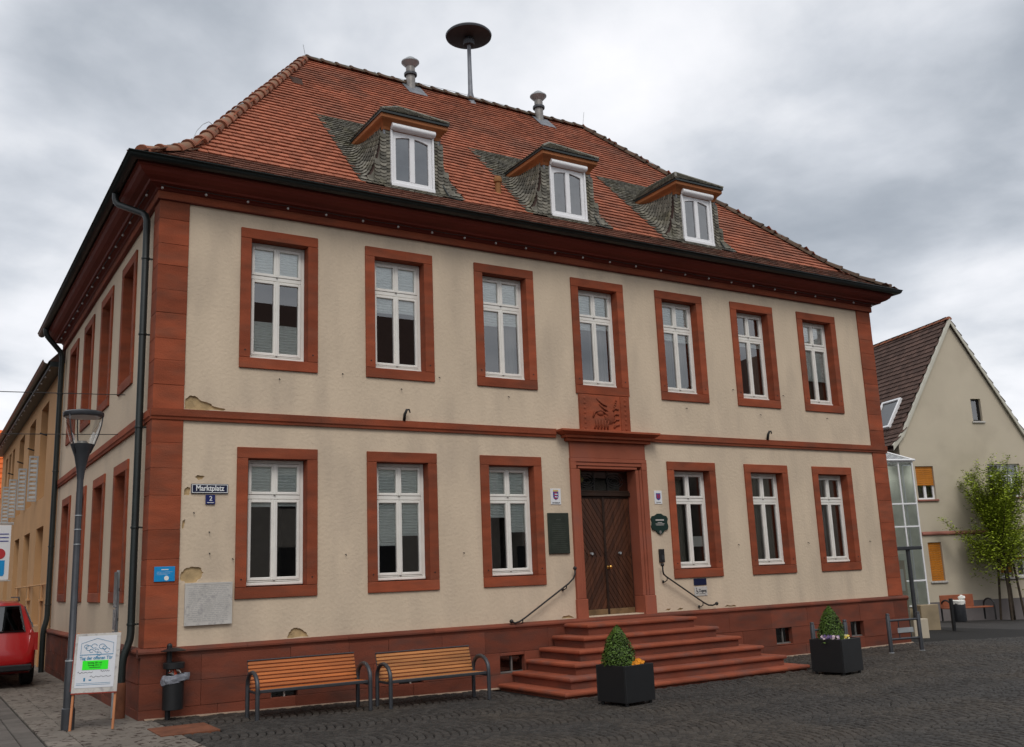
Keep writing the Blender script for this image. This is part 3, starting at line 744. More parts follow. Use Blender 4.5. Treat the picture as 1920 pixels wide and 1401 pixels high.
def slope(O, e_, s_, xl, xr, T, skip=None, t0=0.0, tw=TW, tc=TC):
    O = Vector(O); e_ = Vector(e_).normalized(); s_ = Vector(s_).normalized(); n_ = e_.cross(s_)
    out_ = []; k = 0; t = t0
    while t < T - 0.03:
        a = lerp(xl[0], xl[1], (t + 0.05) / T); b = lerp(xr[0], xr[1], (t + 0.05) / T)
        x0 = math.floor(a / tw) * tw + (tw / 2 if k % 2 else 0)
        x = x0
        wob = random.uniform(-0.006, 0.006)
        while x < b + tw / 2:
            if a - 0.04 < x < b + 0.04 and not (skip and skip(x, t)):
                jx = random.uniform(-0.004, 0.004); jt = random.uniform(-0.003, 0.003) + 0.007 * math.sin(x * 1.3 + k * 0.4)
                P = O + e_ * (x + jx) + s_ * (t + jt + wob) + n_ * random.uniform(0.0, 0.004)
                M = Matrix(((e_.x, s_.x, n_.x, P.x), (e_.y, s_.y, n_.y, P.y), (e_.z, s_.z, n_.z, P.z), (0, 0, 0, 1))) @ Matrix.Rotation(random.uniform(-0.01, 0.01), 4, 'Z') @ Matrix.Rotation(random.uniform(-0.012, 0.012), 4, 'Y')
                out_.append(M)
            x += tw
        t += tc; k += 1
    return out_
sF = Vector((0, RY - BY, ZR - ZB)); sL = Vector((RX0 - BX, 0, ZR - ZB)); TF = sF.length; TL = sL.length
sfF = Vector((0, BY + EV, ZB - ZE)); TfF = sfF.length; sfL = Vector((BX + EV, 0, ZB - ZE)); TfL = sfL.length
sFn = sF.normalized()
def skipd(x, t):
    X = BX + x; y = BY + sFn.y * t
    for d in DORM:
        if abs(X - d) < SLW - 0.05 and y < 2.28: return True
    return False
Wm, Dm = W - 2 * BX, D - 2 * BY
main = slope((BX, BY, ZB), (1, 0, 0), sF, (0, RX0 - BX), (Wm, RX1 - BX), TF, skipd, t0=0.02)
main.sort(key=lambda M: (M.translation - CAM).length)
rest = main[300:]
m = MB(); m.add(tile_v, tile_f); o = m.build('tile', 'tile'); tme = o.data; bpy.data.objects.remove(o)
for M in main[:300]: piece(tme, 'tile', roof, M)
rest += slope((BX, D - BY, ZB), (0, -1, 0), sL, (0, RY - BY), (Dm, RY - BY), TL, t0=0.02)
rest += slope((W - BX, BY, ZB), (0, 1, 0), (-sL.x, 0, sL.z), (0, RY - BY), (Dm, RY - BY), TL, t0=0.02)
rest += slope((W - BX, D - BY, ZB), (-1, 0, 0), (0, -sF.y, sF.z), (0, RX0 - BX), (Wm, RX1 - BX), TF, t0=0.02)
inst(tile_v, tile_f, rest).build('tiles', 'tile', roof, kind='stuff')
fl = slope((-EV, -EV, ZE), (1, 0, 0), sfF, (0, BX + EV), (W + 2 * EV, W + 2 * EV - BX - EV), TfF, t0=-0.03)
fl.sort(key=lambda M: (M.translation - CAM).length)
m = MB(); m.add(tile_v, tile_f); o = m.build('eaves_tile', 'tile_old'); tme = o.data; bpy.data.objects.remove(o)
for M in fl[:300]: piece(tme, 'eaves_tile', roof, M)
fl = fl[300:] + slope((-EV, D + EV, ZE), (0, -1, 0), sfL, (0, BY + EV), (D + 2 * EV, D + EV - BY), TfL, t0=-0.03)
fl += slope((W + EV, -EV, ZE), (0, 1, 0), (-sfL.x, 0, sfL.z), (0, BY + EV), (D + 2 * EV, D + EV - BY), TfL, t0=-0.03)
inst(tile_v, tile_f, fl).build('eaves_tiles', 'tile_old', roof, kind='stuff')
# hip and ridge caps
cap_v = []; cap_f = []; nn_ = 8; CL = 0.33
for i, (y, r) in enumerate(((0, 0.122), (0.03, 0.125), (0.08, 0.108), (CL + 0.05, 0.086))):
    for k in range(nn_ + 1):
        a = math.pi * k / nn_ ; cap_v.append((-math.cos(a) * r, y, math.sin(a) * r * 0.95))
for i in range(3):
    for k in range(nn_): p = i * (nn_ + 1) + k; cap_f.append((p, p + 1, p + nn_ + 2, p + nn_ + 1))
cap_f.append(tuple(range(nn_ + 1)))
m = MB(); m.add(cap_v, cap_f); o = m.build('ridge_tile', 'ridge_tile', smooth='auto'); cme = o.data; bpy.data.objects.remove(o)
def caps(a, b, lift=0.005, me_=None):
    a = Vector(a); b = Vector(b); d = (b - a); n = max(1, round(d.length / CL)); st = d.length / n; d.normalize()
    x = d.cross(Vector((0, 0, 1))).normalized(); z = x.cross(d)
    for i in range(n):
        P = a + d * (i * st) + z * lift + x * random.uniform(-0.008, 0.008)
        M = Matrix(((x.x, d.x, z.x, P.x), (x.y, d.y, z.y, P.y), (x.z, d.z, z.z, P.z), (0, 0, 0, 1))) @ Matrix.Rotation(random.uniform(-0.03, 0.03), 4, 'Z')
        piece(me_ or cme, 'ridge_tile', roof, M)
cme2 = cme.copy(); cme2.materials.clear(); cme2.materials.append(MATS['ridge_mossy'])
cs = [Vector(q) for q in c]
for e0, b0, r0 in ((0, 4, 8), (1, 5, 9), (2, 6, 9), (3, 7, 8)):
    mid = cs[b0]; p1 = cs[e0].lerp(mid, 0.12); 
    q1 = cs[e0].lerp(mid, 0.72) ; q2 = mid.lerp(cs[r0], 0.06)
    k_ = cme if e0 == 0 else cme2
    caps(p1, q1, 0.02, k_); caps(q1, q2, 0.02, k_); caps(q2, cs[r0], 0.02, k_)
caps(cs[8], cs[9], 0.02, cme2)
# ridge clamps + lightning conductor
m = MB()
hp = [cs[0].lerp(cs[4], 0.55), cs[4], cs[4].lerp(cs[8], 0.15), cs[4].lerp(cs[8], 0.5), cs[8], cs[9], cs[9].lerp(cs[5], 0.6), cs[5]]
path = []
for i in range(len(hp) - 1):
    for k in range(4): path.append(hp[i].lerp(hp[i + 1], k / 4) + Vector((0, 0, 0.13 + (0.03 if k == 2 else 0) + (0.14 if i == 1 and k in (1, 2, 3) else 0))))
path.append(hp[-1] + Vector((0, 0, 0.13)))
m.tube(path, 0.005, 4)
m.tube([cs[8] + Vector((0, 0, 0.1)), cs[8] + Vector((-0.05, 0, 0.36))], 0.006, 4); m.tube([cs[9] + Vector((0, 0, 0.1)), cs[9] + Vector((0.06, 0, 0.5))], 0.006, 4)
for t in (0.1, 0.22, 0.36, 0.5, 0.64, 0.78, 0.92):
    for (p, q) in ((cs[4], cs[8]), (cs[8], cs[9]), (cs[5], cs[9])):
        P = p.lerp(q, t); m.ball(P + Vector((0, 0, 0.125)), 0.025, 6, 4)
m.build('lightning_conductor', 'galv', roof)
# snow-guard slates on the roof: small raised vent tiles
for (x, y) in ((3.15, 3.58), (9.6, 3.2)):
    z = ZB + (y - BY) * sF.z / sF.y; m = MB(); m.add([(x - 0.1, y - 0.12, z - 0.06), (x + 0.1, y - 0.12, z - 0.06), (x + 0.1, y + 0.2, z + 0.24), (x - 0.1, y + 0.2, z + 0.24), (x - 0.08, y - 0.1, z + 0.06), (x + 0.08, y - 0.1, z + 0.06)], [(4, 5, 2, 3), (0, 1, 5, 4), (0, 4, 3), (1, 2, 5)]); m.build('vent_tile', 'tile_dark', roof)
m = MB(); x, y = 6.0, 0.80; z = ZB + (y - BY) * sF.z / sF.y
m.lathe([(0.055, -0.1), (0.055, 0.22), (0.075, 0.225), (0.08, 0.28), (0.06, 0.33), (0.0, 0.34)], 12, (x, y, z)); m.build('vent_pipe', 'terracotta', roof, smooth='auto')

# ------------------------------------------------------------------ dormers
def rz(y): return ZB + (y - BY) * sF.z / sF.y
nF = Vector((1, 0, 0)).cross(sFn)
sl_v = [(-0.055, 0.026, 0.027), (-0.03, 0.004, 0.030), (0.02, 0.0, 0.030), (0.055, 0.022, 0.027), (0.055, 0.12, 0.003), (-0.055, 0.12, 0.003)]
sl_v = sl_v + [(x, y, z - 0.016) for x, y, z in sl_v[:4]]
sl_f = [(0, 1, 2, 3, 4, 5), (0, 6, 7, 1), (1, 7, 8, 2), (2, 8, 9, 3)]
def basis(P, U, V_):
    U = U.normalized(); n_ = U.cross(V_).normalized(); V_ = n_.cross(U)
    return Matrix(((U.x, V_.x, n_.x, P.x), (U.y, V_.y, n_.y, P.y), (U.z, V_.z, n_.z, P.z), (0, 0, 0, 1)))
def dormer(dx):
    HB = 0.50; YF = 0.36; ZEV = 8.20          # half width, face, eaves
    YB = BY + (ZEV - ZB) * sF.y / sF.z        # where the eaves run into the roof
    m = MB(); 
    # body
    m.add([(dx - HB, YF, rz(YF) - 0.25), (dx + HB, YF, rz(YF) - 0.25), (dx + HB, YF, ZEV), (dx - HB, YF, ZEV), (dx - HB, YB + 0.1, ZEV), (dx + HB, YB + 0.1, ZEV)], [(0, 1, 2, 3), (0, 3, 4), (1, 5, 2), (3, 2, 5, 4)])
    dm = m.build('dormer', 'lead', hall)
    mats_ = []
    # flat field + swept cheeks
    ytop = 2.33
    def surf(sd, q, y):
        """q 0 outer edge .. 1 cheek; returns point"""
        x = dx + sd * lerp(SLW, HB, min(q, 1.0))
        base = rz(y) + 0.03
        h = max(0.0, ZEV - base) * (1.0 if y >= YF - 0.012 else max(0.0, 1 - (YF - 0.012 - y) / 0.02) * 0.0)
        z = base + h * (q ** 3.2)
        return Vector((x, y, z))
    for sd in (-1, 1):
        m = MB(); ny, nq = 16, 12; V = []
        for i in range(ny + 1):
            y = YF - 0.01 + (ytop - YF + 0.01) * i / ny
            for k in range(nq + 1): V.append(surf(sd, k / nq, max(y, 0)))
        F = []
        for i in range(ny):
            for k in range(nq):
                q = (i * (nq + 1) + k, i * (nq + 1) + k + 1, (i + 1) * (nq + 1) + k + 1, (i + 1) * (nq + 1) + k); F.append(q if sd < 0 else q[::-1])
        m.add(V, F, raw=True); m.build('cheek', 'roof_deck', dm)
        y = BY + 0.02; r_ = 0
        while y < ytop - 0.05:
            # walk across the section by arc length
            q = (0.5 if r_ % 2 else 0.0) * 0.03; prev = surf(sd, 0, y)
            qs = [i / 200 for i in range(201)]; acc = 0; nxt = 0.055; last = prev; first = True
            for qq in qs[1:]:
                p = surf(sd, qq, y); acc += (p - last).length; last = p
                if acc >= nxt:
                    nxt += 0.05 if (first and r_ % 2) else 0.10; first = False
                    U = (surf(sd, min(qq + 0.01, 1), y) - surf(sd, qq - 0.01, y)) * (1 if sd < 0 else -1)
                    Vv = surf(sd, qq, y + 0.03) - p
                    n0 = U.cross(Vv)
                    # slates on the steep cheek hang with their tails towards the roof's foot
                    if U.length < 1e-6: continue
                    M = basis(p, U, Vv)
                    mats_.append(M @ Matrix.Rotation(random.uniform(-0.05, 0.05), 4, 'Z') @ Matrix.Rotation(random.uniform(-0.05, 0.05), 4, 'Y'))
            y += 0.072; r_ += 1
    # slates behind the dormer, and the front edge under each sweep
    y = YB - 0.25; r_ = 0
    while y < ytop - 0.05:
        x = dx - HB - 0.02 + (0.05 if r_ % 2 else 0)
        while x < dx + HB + 0.02: mats_.append(basis(Vector((x, y, rz(y) + 0.03)), Vector((1, 0, 0)), sFn) @ Matrix.Rotation(random.uniform(-0.05, 0.05), 4, 'Z')); x += 0.10
        y += 0.062; r_ += 1
    m = MB(); m.add([(dx - SLW, YB - 0.3, rz(YB - 0.3) + 0.012), (dx + SLW, YB - 0.3, rz(YB - 0.3) + 0.012), (dx + SLW, ytop, rz(ytop) + 0.012), (dx - SLW, ytop, rz(ytop) + 0.012)], [(0, 1, 2, 3)]); m.build('underlay', 'roof_deck', dm)
    for sd in (-1, 1):
        m = MB(); n = 14; V = [surf(sd, k / n, YF) for k in range(n + 1)]; V = [Vector((v.x, YF - 0.012, v.z)) for v in V]; b0_ = Vector((dx + sd * HB, YF - 0.012, rz(YF) - 0.1)); b1_ = Vector((dx + sd * SLW, YF - 0.012, rz(YF) - 0.1))
        f_ = tuple(range(n + 3)); m.add(V + [b0_, b1_], [f_ if sd < 0 else f_[::-1]], raw=True); m.build('cheek_edge', 'slate', dm)
        z = rz(YF) + 0.0; r_ = 0
        while z < ZEV - 0.1:
            x = HB + 0.03
            while x < SLW - 0.03:
                zc = surf(sd, (SLW - x) / (SLW - HB), YF).z
                if z + 0.09 < zc: mats_.append(basis(Vector((dx + sd * x, YF - 0.018, z)), Vector((1, 0, 0)), Vector((0, 0, 1))))
                x += 0.1
            z += 0.062; r_ += 1
    # foot apron below the window
    for r_ in range(3):
        x = dx - HB + (0.05 if r_ % 2 else 0)
        while x < dx + HB:
            y = BY - 0.03 + r_ * 0.05; mats_.append(basis(Vector((x, y, rz(y) + 0.035)), Vector((1, 0, 0)), sFn) @ Matrix.Rotation(random.uniform(-0.06, 0.06), 4, 'Z')); x += 0.105
    # face strips left and right of the window
    wz0, wz1, ww = 7.09, 8.15, 0.40
    for sd in (-1, 1):
        z = rz(YF) - 0.02; r_ = 0
        while z < ZEV - 0.06:
            mats_.append(basis(Vector((dx + sd * (ww + HB) / 2 + (0.01 if r_ % 2 else -0.01), YF - 0.004, z)), Vector((1, 0, 0)), Vector((0, 0, 1)))); z += 0.062; r_ += 1
    for sd in (-1, 1): m = MB(); m.box(dx + sd * HB - 0.018, dx + sd * HB + 0.018, YF - 0.028, YF + 0.03, rz(YF) - 0.02, ZEV - 0.1); m.build('corner_strip', 'lead', dm)
    # hipped roof
    ov = 0.13; ex = HB + ov; yf = YF - 0.20; zt = 8.78; ya_ = YF + 0.50
    zE = ZEV + 0.10
    yb_ = BY + (zt - ZB) * sF.y / sF.z
    y_e = BY + (zE - ZB) * sF.y / sF.z
    A, B, T0, T1 = Vector((dx - ex, yf, zE)), Vector((dx + ex, yf, zE)), Vector((dx, ya_, zt)), Vector((dx, yb_ + 0.05, zt))
    C_, D_ = Vector((dx + ex, y_e + 0.12, zE)), Vector((dx - ex, y_e + 0.12, zE))
    m = MB(); m.add([A, B, T0, T1, C_, D_] + [v - Vector((0, 0, 0.035)) for v in (A, B, C_, D_)], [(0, 1, 2), (1, 4, 3, 2), (5, 0, 2, 3), (0, 6, 7, 1), (1, 7, 8, 4), (5, 9, 6, 0), (6, 9, 8, 7)], raw=True)
    m.build('dormer_roof', 'gutter_metal', dm)
    for (P0, P1, Q0, Q1) in ((A, B, T0, T0), (D_, A, T1, T0), (B, C_, T0, T1)):
        hgt = ((Q0 + Q1) / 2 - (P0 + P1) / 2).length; t = 0.0; r_ = 0
        while t < hgt - 0.06:
            f_ = t / hgt; a = P0.lerp(Q0, f_); b = P1.lerp(Q1, f_); l_ = (b - a).length; n = int(l_ / 0.105)
            up_ = ((Q0 + Q1) / 2 - (P0 + P1) / 2)
            for i in range(n):
                mats_.append(basis(a.lerp(b, lerp(0.06 / l_, 1 - 0.06 / l_, (i + (0.6 if r_ % 2 else 0.4)) / max(n, 1))), b - a, up_) @ Matrix.Rotation(random.uniform(-0.05, 0.05), 4, 'Z'))
            t += 0.062; r_ += 1
    for (a, b) in ((A, T0), (B, T0), (T0, T1)):
        m = MB(); m.tube([a + Vector((0, 0, 0.02)), b + Vector((0, 0, 0.02))], 0.028, 6); m.build('hip_roll', 'slate', dm)
    inst(sl_v, sl_f, mats_).build('slates', 'slate', dm, kind='stuff')
    # timber cornice
    prof = [(0.0, -0.16), (0.02, -0.16), (0.03, -0.11), (0.06, -0.06), (0.10, -0.02), (0.115, 0.0), (0.115, 0.065), (0.0, 0.065)]
    m = MB(); V = []
    for o_, z in prof: V += [(dx - HB - o_, y_e + 0.1, ZEV + z), (dx - HB - o_, YF - 0.01 - o_ * 1.4, ZEV + z), (dx + HB + o_, YF - 0.01 - o_ * 1.4, ZEV + z), (dx + HB + o_, y_e + 0.1, ZEV + z)]
    F = []
    for i in range(len(prof) - 1):
        for k in range(3): F.append((i * 4 + k, i * 4 + k + 1, (i + 1) * 4 + k + 1, (i + 1) * 4 + k))
    m.add(V, F); m.build('dormer_cornice', 'dormer_wood', dm)
    # window
    m = MB(); y0 = YF - 0.035
    m.cbox(dx - ww, dx - ww + 0.035, y0 - 0.03, y0 + 0.06, wz0, wz1, 0.005); m.cbox(dx + ww - 0.035, dx + ww, y0 - 0.03, y0 + 0.06, wz0, wz1, 0.005)
    m.cbox(dx - ww, dx + ww, y0 - 0.045, y0 + 0.06, wz0 - 0.03, wz0 + 0.025, 0.005)
    m.build('window_frame', 'white_plastic', dm)
    m = MB(); m.cbox(dx - ww + 0.037, dx - ww + 0.10, y0, y0 + 0.05, wz0 + 0.03, wz1 - 0.12, 0.005); m.cbox(dx + ww - 0.10, dx + ww - 0.037, y0, y0 + 0.05, wz0 + 0.03, wz1 - 0.12, 0.005)
    m.cbox(dx - ww + 0.037, dx + ww - 0.037, y0 - 0.002, y0 + 0.05, wz0 + 0.03, wz0 + 0.095, 0.005); m.cbox(dx - 0.045, dx + 0.045, y0 - 0.004, y0 + 0.05, wz0 + 0.096, wz1 - 0.16, 0.005)
    n = 12; za = wz1 - 0.25
    top = [(dx - ww + 0.037 + (2 * ww - 0.074) * i / n, za + 0.075 * (1 - (2 * i / n - 1) ** 2)) for i in range(n + 1)]
    m.prism([(dx - ww + 0.037, wz1 - 0.11)] + top + [(dx + ww - 0.037, wz1 - 0.11)], y0 + 0.001, y0 + 0.048)
    m.build('sash', 'white_plastic', dm)
    for sd in (-1, 1):
        a, b = sorted((dx + sd * 0.045, dx + sd * (ww - 0.10))); m = MB(); m.add([(a, y0 + 0.03, wz0 + 0.09), (b, y0 + 0.03, wz0 + 0.09), (b, y0 + 0.03, wz1 - 0.13), (a, y0 + 0.03, wz1 - 0.13)], [(0, 1, 2, 3)]); m.build('pane', 'glass', dm)
        m = MB(); m.box(a, b, y0 + 0.05, y0 + 0.06, wz0 + 0.05, wz1 - 0.1); m.build('curtain', 'net_curtain', dm)
    m = MB(); m.tube([(dx - ww, y0 - 0.055, wz1 - 0.045), (dx + ww, y0 - 0.055, wz1 - 0.045)], 0.055, 12); m.cbox(dx - ww, dx + ww, y0 - 0.03, y0 + 0.05, wz1 - 0.10, wz1 + 0.01, 0.004); m.build('shutter_box', 'white_plastic', dm, smooth='auto')
    # thin drain pipe on the far jamb
    m = MB(); m.tube([(dx + HB + 0.03, YF - 0.02, ZEV - 0.05), (dx + HB + 0.03, YF - 0.02, 7.45), (dx + HB + 0.06, YF - 0.03, 7.25), (dx + HB + 0.16, YF - 0.10, rz(YF - 0.1) + 0.05), (dx + HB + 0.35, YF - 0.13, rz(YF - 0.13) + 0.05)], 0.014, 6); m.build('drain_pipe', 'gutter_metal', dm)
    return dm
for d in DORM: dormer(d)

# ------------------------------------------------------------------ doorway
m = MB(FRONT)
jl, jr, jt = 6.905, 8.10, 2.45
door_s = thing
def jambset():
    prof = [(0, -0.05), (0.115, -0.05), (0.125, -0.035), (0.155, -0.035), (0.165, -0.02), (0.205, -0.02)]
    for sgn, e0 in ((1, DX0), (-1, DX1)):
        for z0, z1, grow in ((-0.06, 0.30, 0.012), (0.302, 2.44, 0.0)):
            mm = MB(FRONT)
            inner = jl if sgn > 0 else jr
            if grow:
                a, b = sorted((e0 - sgn * 0.01, inner)); mm.cbox(a, b, -0.062, 0.26, z0, z1, 0.008)
            else:
                a, b = sorted((e0, e0 + sgn * 0.115)); mm.cbox(a, b, -0.05, 0.26, z0, z1, 0.006)
                a, b = sorted((e0 + sgn * 0.116, e0 + sgn * 0.165)); mm.cbox(a, b, -0.034, 0.26, z0, z1, 0.006)
                a, b = sorted((e0 + sgn * 0.166, inner)); mm.cbox(a, b, -0.018, 0.26, z0, z1, 0.006)
            mm.build('door_jamb', 'sandstone_door', hall)
jambset()
mm = MB(FRONT); mm.cbox(DX0, DX1, -0.05, 0.26, 2.56, 2.625, 0.005); mm.cbox(DX0 + 0.116, DX1 - 0.116, -0.034, 0.26, 2.50, 2.56, 0.005); mm.cbox(jl - 0.04, jr + 0.04, -0.018, 0.26, 2.45, 2.50, 0.005); mm.cbox(DX0, DX0 + 0.116, -0.05, 0.26, 2.442, 2.56, 0.004); mm.cbox(DX1 - 0.116, DX1, -0.05, 0.26, 2.442, 2.56, 0.004); mm.build('door_lintel', 'sandstone_door', hall)
mm = MB(FRONT); mm.cbox(DX0 + 0.01, DX1 - 0.01, -0.038, 0.26, 2.627, 2.90, 0.005); mm.build('door_frieze', 'sandstone_door', hall)
mm = MB(FRONT); mm.cbox(6.62, 8.42, -0.10, 0.05, 2.902, 2.955, 0.006); mm.cbox(6.56, 8.47, -0.15, 0.05, 2.956, 3.0, 0.006)
mm.add([(6.56, -0.15, 3.0), (8.47, -0.15, 3.0), (8.53, -0.23, 3.045), (6.44, -0.23, 3.045), (6.56, 0.02, 3.0), (8.47, 0.02, 3.0), (8.53, 0.02, 3.045), (6.44, 0.02, 3.045)], [(0, 1, 2, 3), (4, 0, 3, 7), (1, 5, 6, 2)])
mm.cbox(6.43, 8.54, -0.245, 0.02, 3.045, 3.085, 0.006); mm.build('door_cornice', 'sandstone', hall)
# carved panel
mm = MB(FRONT); mm.cbox(6.955, 8.055, -0.022, 0.02, 3.087, 3.742, 0.004); pn = mm.build('relief_panel', 'sandstone', hall)
mm = MB(FRONT)
for a, b in ((6.965, 7.165), (7.845, 8.045)):
    mm = MB(FRONT); mm.cbox(a, b, -0.036, -0.02, 3.10, 3.735, 0.004)
    for k in range(7): mm.ball(((a + b) / 2, -0.036, 3.16 + k * 0.085), 0.03, 8, 4, (1, 0.35, 0.9))
    mm.build('carved_pilaster', 'sandstone', pn)
mm = MB(FRONT)
random.seed(11)
for k in range(4): mm.tube([(7.33 + k * 0.05, -0.025, 3.68 - k * 0.10), (7.46 + k * 0.04, -0.034, 3.58 - k * 0.09), (7.55 + k * 0.02, -0.03, 3.55 - k * 0.09)], [0.012, 0.02, 0.01], 6)
mm.ball((7.40, -0.02, 3.42), 0.07, 10, 6, (1.2, 0.4, 0.7)); mm.ball((7.6, -0.02, 3.36), 0.12, 10, 6, (1.0, 0.25, 1.1)); mm.tube([(7.24, -0.025, 3.34), (7.28, -0.035, 3.44), (7.40, -0.035, 3.47), (7.48, -0.03, 3.43)], 0.018, 6)
for k in range(5): mm.tube([(7.26 + k * 0.07, -0.024, 3.14), (7.30 + k * 0.06, -0.034, 3.22), (7.29 + k * 0.07, -0.028, 3.30)], 0.017, 6)
for k in range(4): mm.tube([(7.80, -0.024, 3.50 - k * 0.09), (7.72, -0.034, 3.52 - k * 0.10), (7.68, -0.026, 3.47 - k * 0.10)], 0.018, 6)
for k in range(4): mm.ball((7.76 - 0.015 * k, -0.022, 3.66 - k * 0.04), 0.022, 6, 4)
mm.build('carving', 'sandstone', pn, smooth=True)
# door leaves with diagonal boards
dr = MB(FRONT); y0 = 0.20
dr.box(jl, jr, y0 + 0.035, y0 + 0.07, -0.06, 2.0); door = dr.build('door', 'oak_dark', hall)
def clip(poly, a, b, c_):
    o = []
    for i in range(len(poly)):
        p, q = poly[i], poly[(i + 1) % len(poly)]; dp = a * p[0] + b * p[1] - c_; dq = a * q[0] + b * q[1] - c_
        if dp <= 0: o.append(p)
        if dp * dq < 0: t = dp / (dp - dq); o.append((lerp(p[0], q[0], t), lerp(p[1], q[1], t)))
    return o
zm = 0.98
for side in (0, 1):
    ua, ub = ((jl + 0.03, 7.50), (7.515, jr - 0.03))[side]
    for up in (0, 1):
        za, zb = ((0.11, zm), (zm, 1.965))[up]
        sg = 1 if (side == 0) == (up == 1) else -1          # direction of the boards
        sl = 1.55 * (-sg)                                   # dz/du
        nx_, nz_ = -sl, 1.0; ln = math.hypot(nx_, nz_); nx_ /= ln; nz_ /= ln
        cs_ = [nx_ * u + nz_ * z for u in (ua, ub) for z in (za, zb)]; c0, c1 = min(cs_), max(cs_)
        t = c0 - 0.03
        while t < c1:
            poly = [(ua, za), (ub, za), (ub, zb), (ua, zb)]
            poly = clip(poly, nx_, nz_, t + 0.068); poly = clip(poly, -nx_, -nz_, -(t + 0.004)) if len(poly) > 2 else poly
            if len(poly) > 2:
                mm = MB(FRONT); mm.prism(poly, y0 + 0.012 + random.uniform(-0.002, 0.002), y0 + 0.036); mm.build('door_board', 'oak', door)
            t += 0.072
    mm = MB(FRONT); mm.cbox(ua - 0.028, ub + 0.004, y0, y0 + 0.036, -0.055, 0.108, 0.006); mm.build('kick_board', 'oak_worn', door)
    mm = MB(FRONT)
    for p, q in ((ua - 0.028, ua), (ub, ub + 0.006)): mm.cbox(p, q, y0 + 0.004, y0 + 0.036, 0.11, 1.99, 0.003)
    mm.cbox(ua, ub, y0 + 0.004, y0 + 0.036, 1.967, 1.99, 0.003); mm.build('stile', 'oak_dark', door)
mm = MB(FRONT); mm.cbox(7.49, 7.53, y0 - 0.012, y0 + 0.006, -0.05, 1.99, 0.006); mm.build('cover_strip', 'oak_dark', door)
mm = MB(FRONT); mm.lathe([(0.0, 0), (0.03, 0.0), (0.03, 0.01), (0.012, 0.015), (0.012, 0.05), (0.03, 0.06), (0.034, 0.075), (0.026, 0.092), (0.0, 0.097)], 14, (0, 0, 0), cap=False)
mm.v = [Vector((7.535 + v.x, y0 - 0.012 - v.z, 0.80 + v.y)) for v in mm.v]; mm.build('door_knob', 'brass', door, smooth=True)
for u in (7.21, 7.81):
    mm = MB(FRONT); mm.tube([(u, y0 - 0.03, 1.03), (u, y0 + 0.02, 1.03)], 0.022, 10); mm.build('door_stud', 'galv', door)
mm = MB(FRONT); mm.cbox(jl, jr, y0 - 0.03, y0 + 0.07, 2.0, 2.07, 0.008); mm.cbox(jl + 0.01, jr - 0.01, y0 - 0.015, y0 + 0.06, 2.072, 2.10, 0.006); mm.build('transom_bar', 'oak_dark', door)
mm = MB(FRONT); mm.box(jl, jr, y0 + 0.03, y0 + 0.033, 2.07, 2.45); mm.build('fanlight_pane', 'glass_dark', door)
mm = MB(FRONT)
for cx_ in (7.2, 7.8):
    for k in range(4):
        pts = [(cx_ + (0.03 + 0.05 * k) * math.cos(a * 0.5) , y0 + 0.01, 2.27 + 0.04 * k * math.sin(a * 0.5)) for a in range(13)]; mm.tube(pts, 0.006, 5)
for u in (7.35, 7.65): mm.tube([(u, y0 + 0.01, 2.09), (u, y0 + 0.01, 2.45)], 0.008, 5)
mm.build('fanlight_grille', 'iron', door, kind='stuff')
mm = MB(FRONT); mm.ball((7.46, 0.75, 2.34), 0.05, 12, 8); mm.tube([(7.46, 0.75, 2.39), (7.46, 0.75, 2.9)], 0.008, 5); mm.build('hall_lamp', 'hall_lamp', hall, smooth=True)
mm = MB(FRONT); mm.box(jl - 0.1, jr + 0.1, 0.02, 0.5, -0.12, -0.061); mm.build('threshold', 'sandstone_step', hall)

# ------------------------------------------------------------------ front steps
steps = thing('front_steps', 'flight of red sandstone steps climbing to the double door on three sides', 'steps', (7.5, -1.0, -0.95))
SZ = [-0.062, -0.232, -0.397, -0.556, -0.715, -0.873]
for k, z in enumerate(SZ):
    xl, xr = 6.39 - 0.255 * k, 8.62 + 0.256 * k; yf = -0.72 - 0.235 * k
    zl = (SZ[k + 1] if k < 5 else -0.99)
    mm = MB(); mm.box(xl + 0.03, xr - 0.03, yf + 0.03, -0.105 if k else -0.02, zl - 0.01, z - 0.05); riser = mm.build('step', 'sandstone_plinth', steps)
    n = 2 + (k + 1) // 2; cuts = [xl] + sorted(lerp(xl, xr, (i + random.uniform(-0.12, 0.12)) / n) for i in range(1, n)) + [xr]
    for a, b in zip(cuts[:-1], cuts[1:]):
        ra = 0.028
        # slab with rounded nosing on the front, and on the ends where it is an outer slab
        prof = [(0.0, -0.055), (-0.006, -0.045), (-0.010, -0.03), (-0.006, -0.012), (0.0, -0.004), (0.012, 0.0)]
        mm = MB(); V = []; yb = -0.108 if k else -0.02
        for off, dz in prof:
            x0 = a + (off if a == xl else 0.0012); x1 = b - (off if b == xr else 0.0012)
            V += [(x0, yf + off, z + dz), (x1, yf + off, z + dz), (x1, yb, z + dz), (x0, yb, z + dz)]
        F = [(3, 2, 1, 0)]
        for i in range(len(prof) - 1):
            for q in range(4): F.append((i * 4 + q, i * 4 + (q + 1) % 4, (i + 1) * 4 + (q + 1) % 4, (i + 1) * 4 + q))
        t = (len(prof) - 1) * 4; F.append((t, t + 1, t + 2, t + 3)); mm.add(V, F); mm.build('slab', 'sandstone_step', riser)
mm = MB(); mm.add([(x, y, z) for x, y, z in ((7.9, -0.80, -0.230), (8.5, -0.80, -0.230), (8.5, -0.76, -0.230), (7.9, -0.76, -0.230))], [(0, 1, 2, 3)])

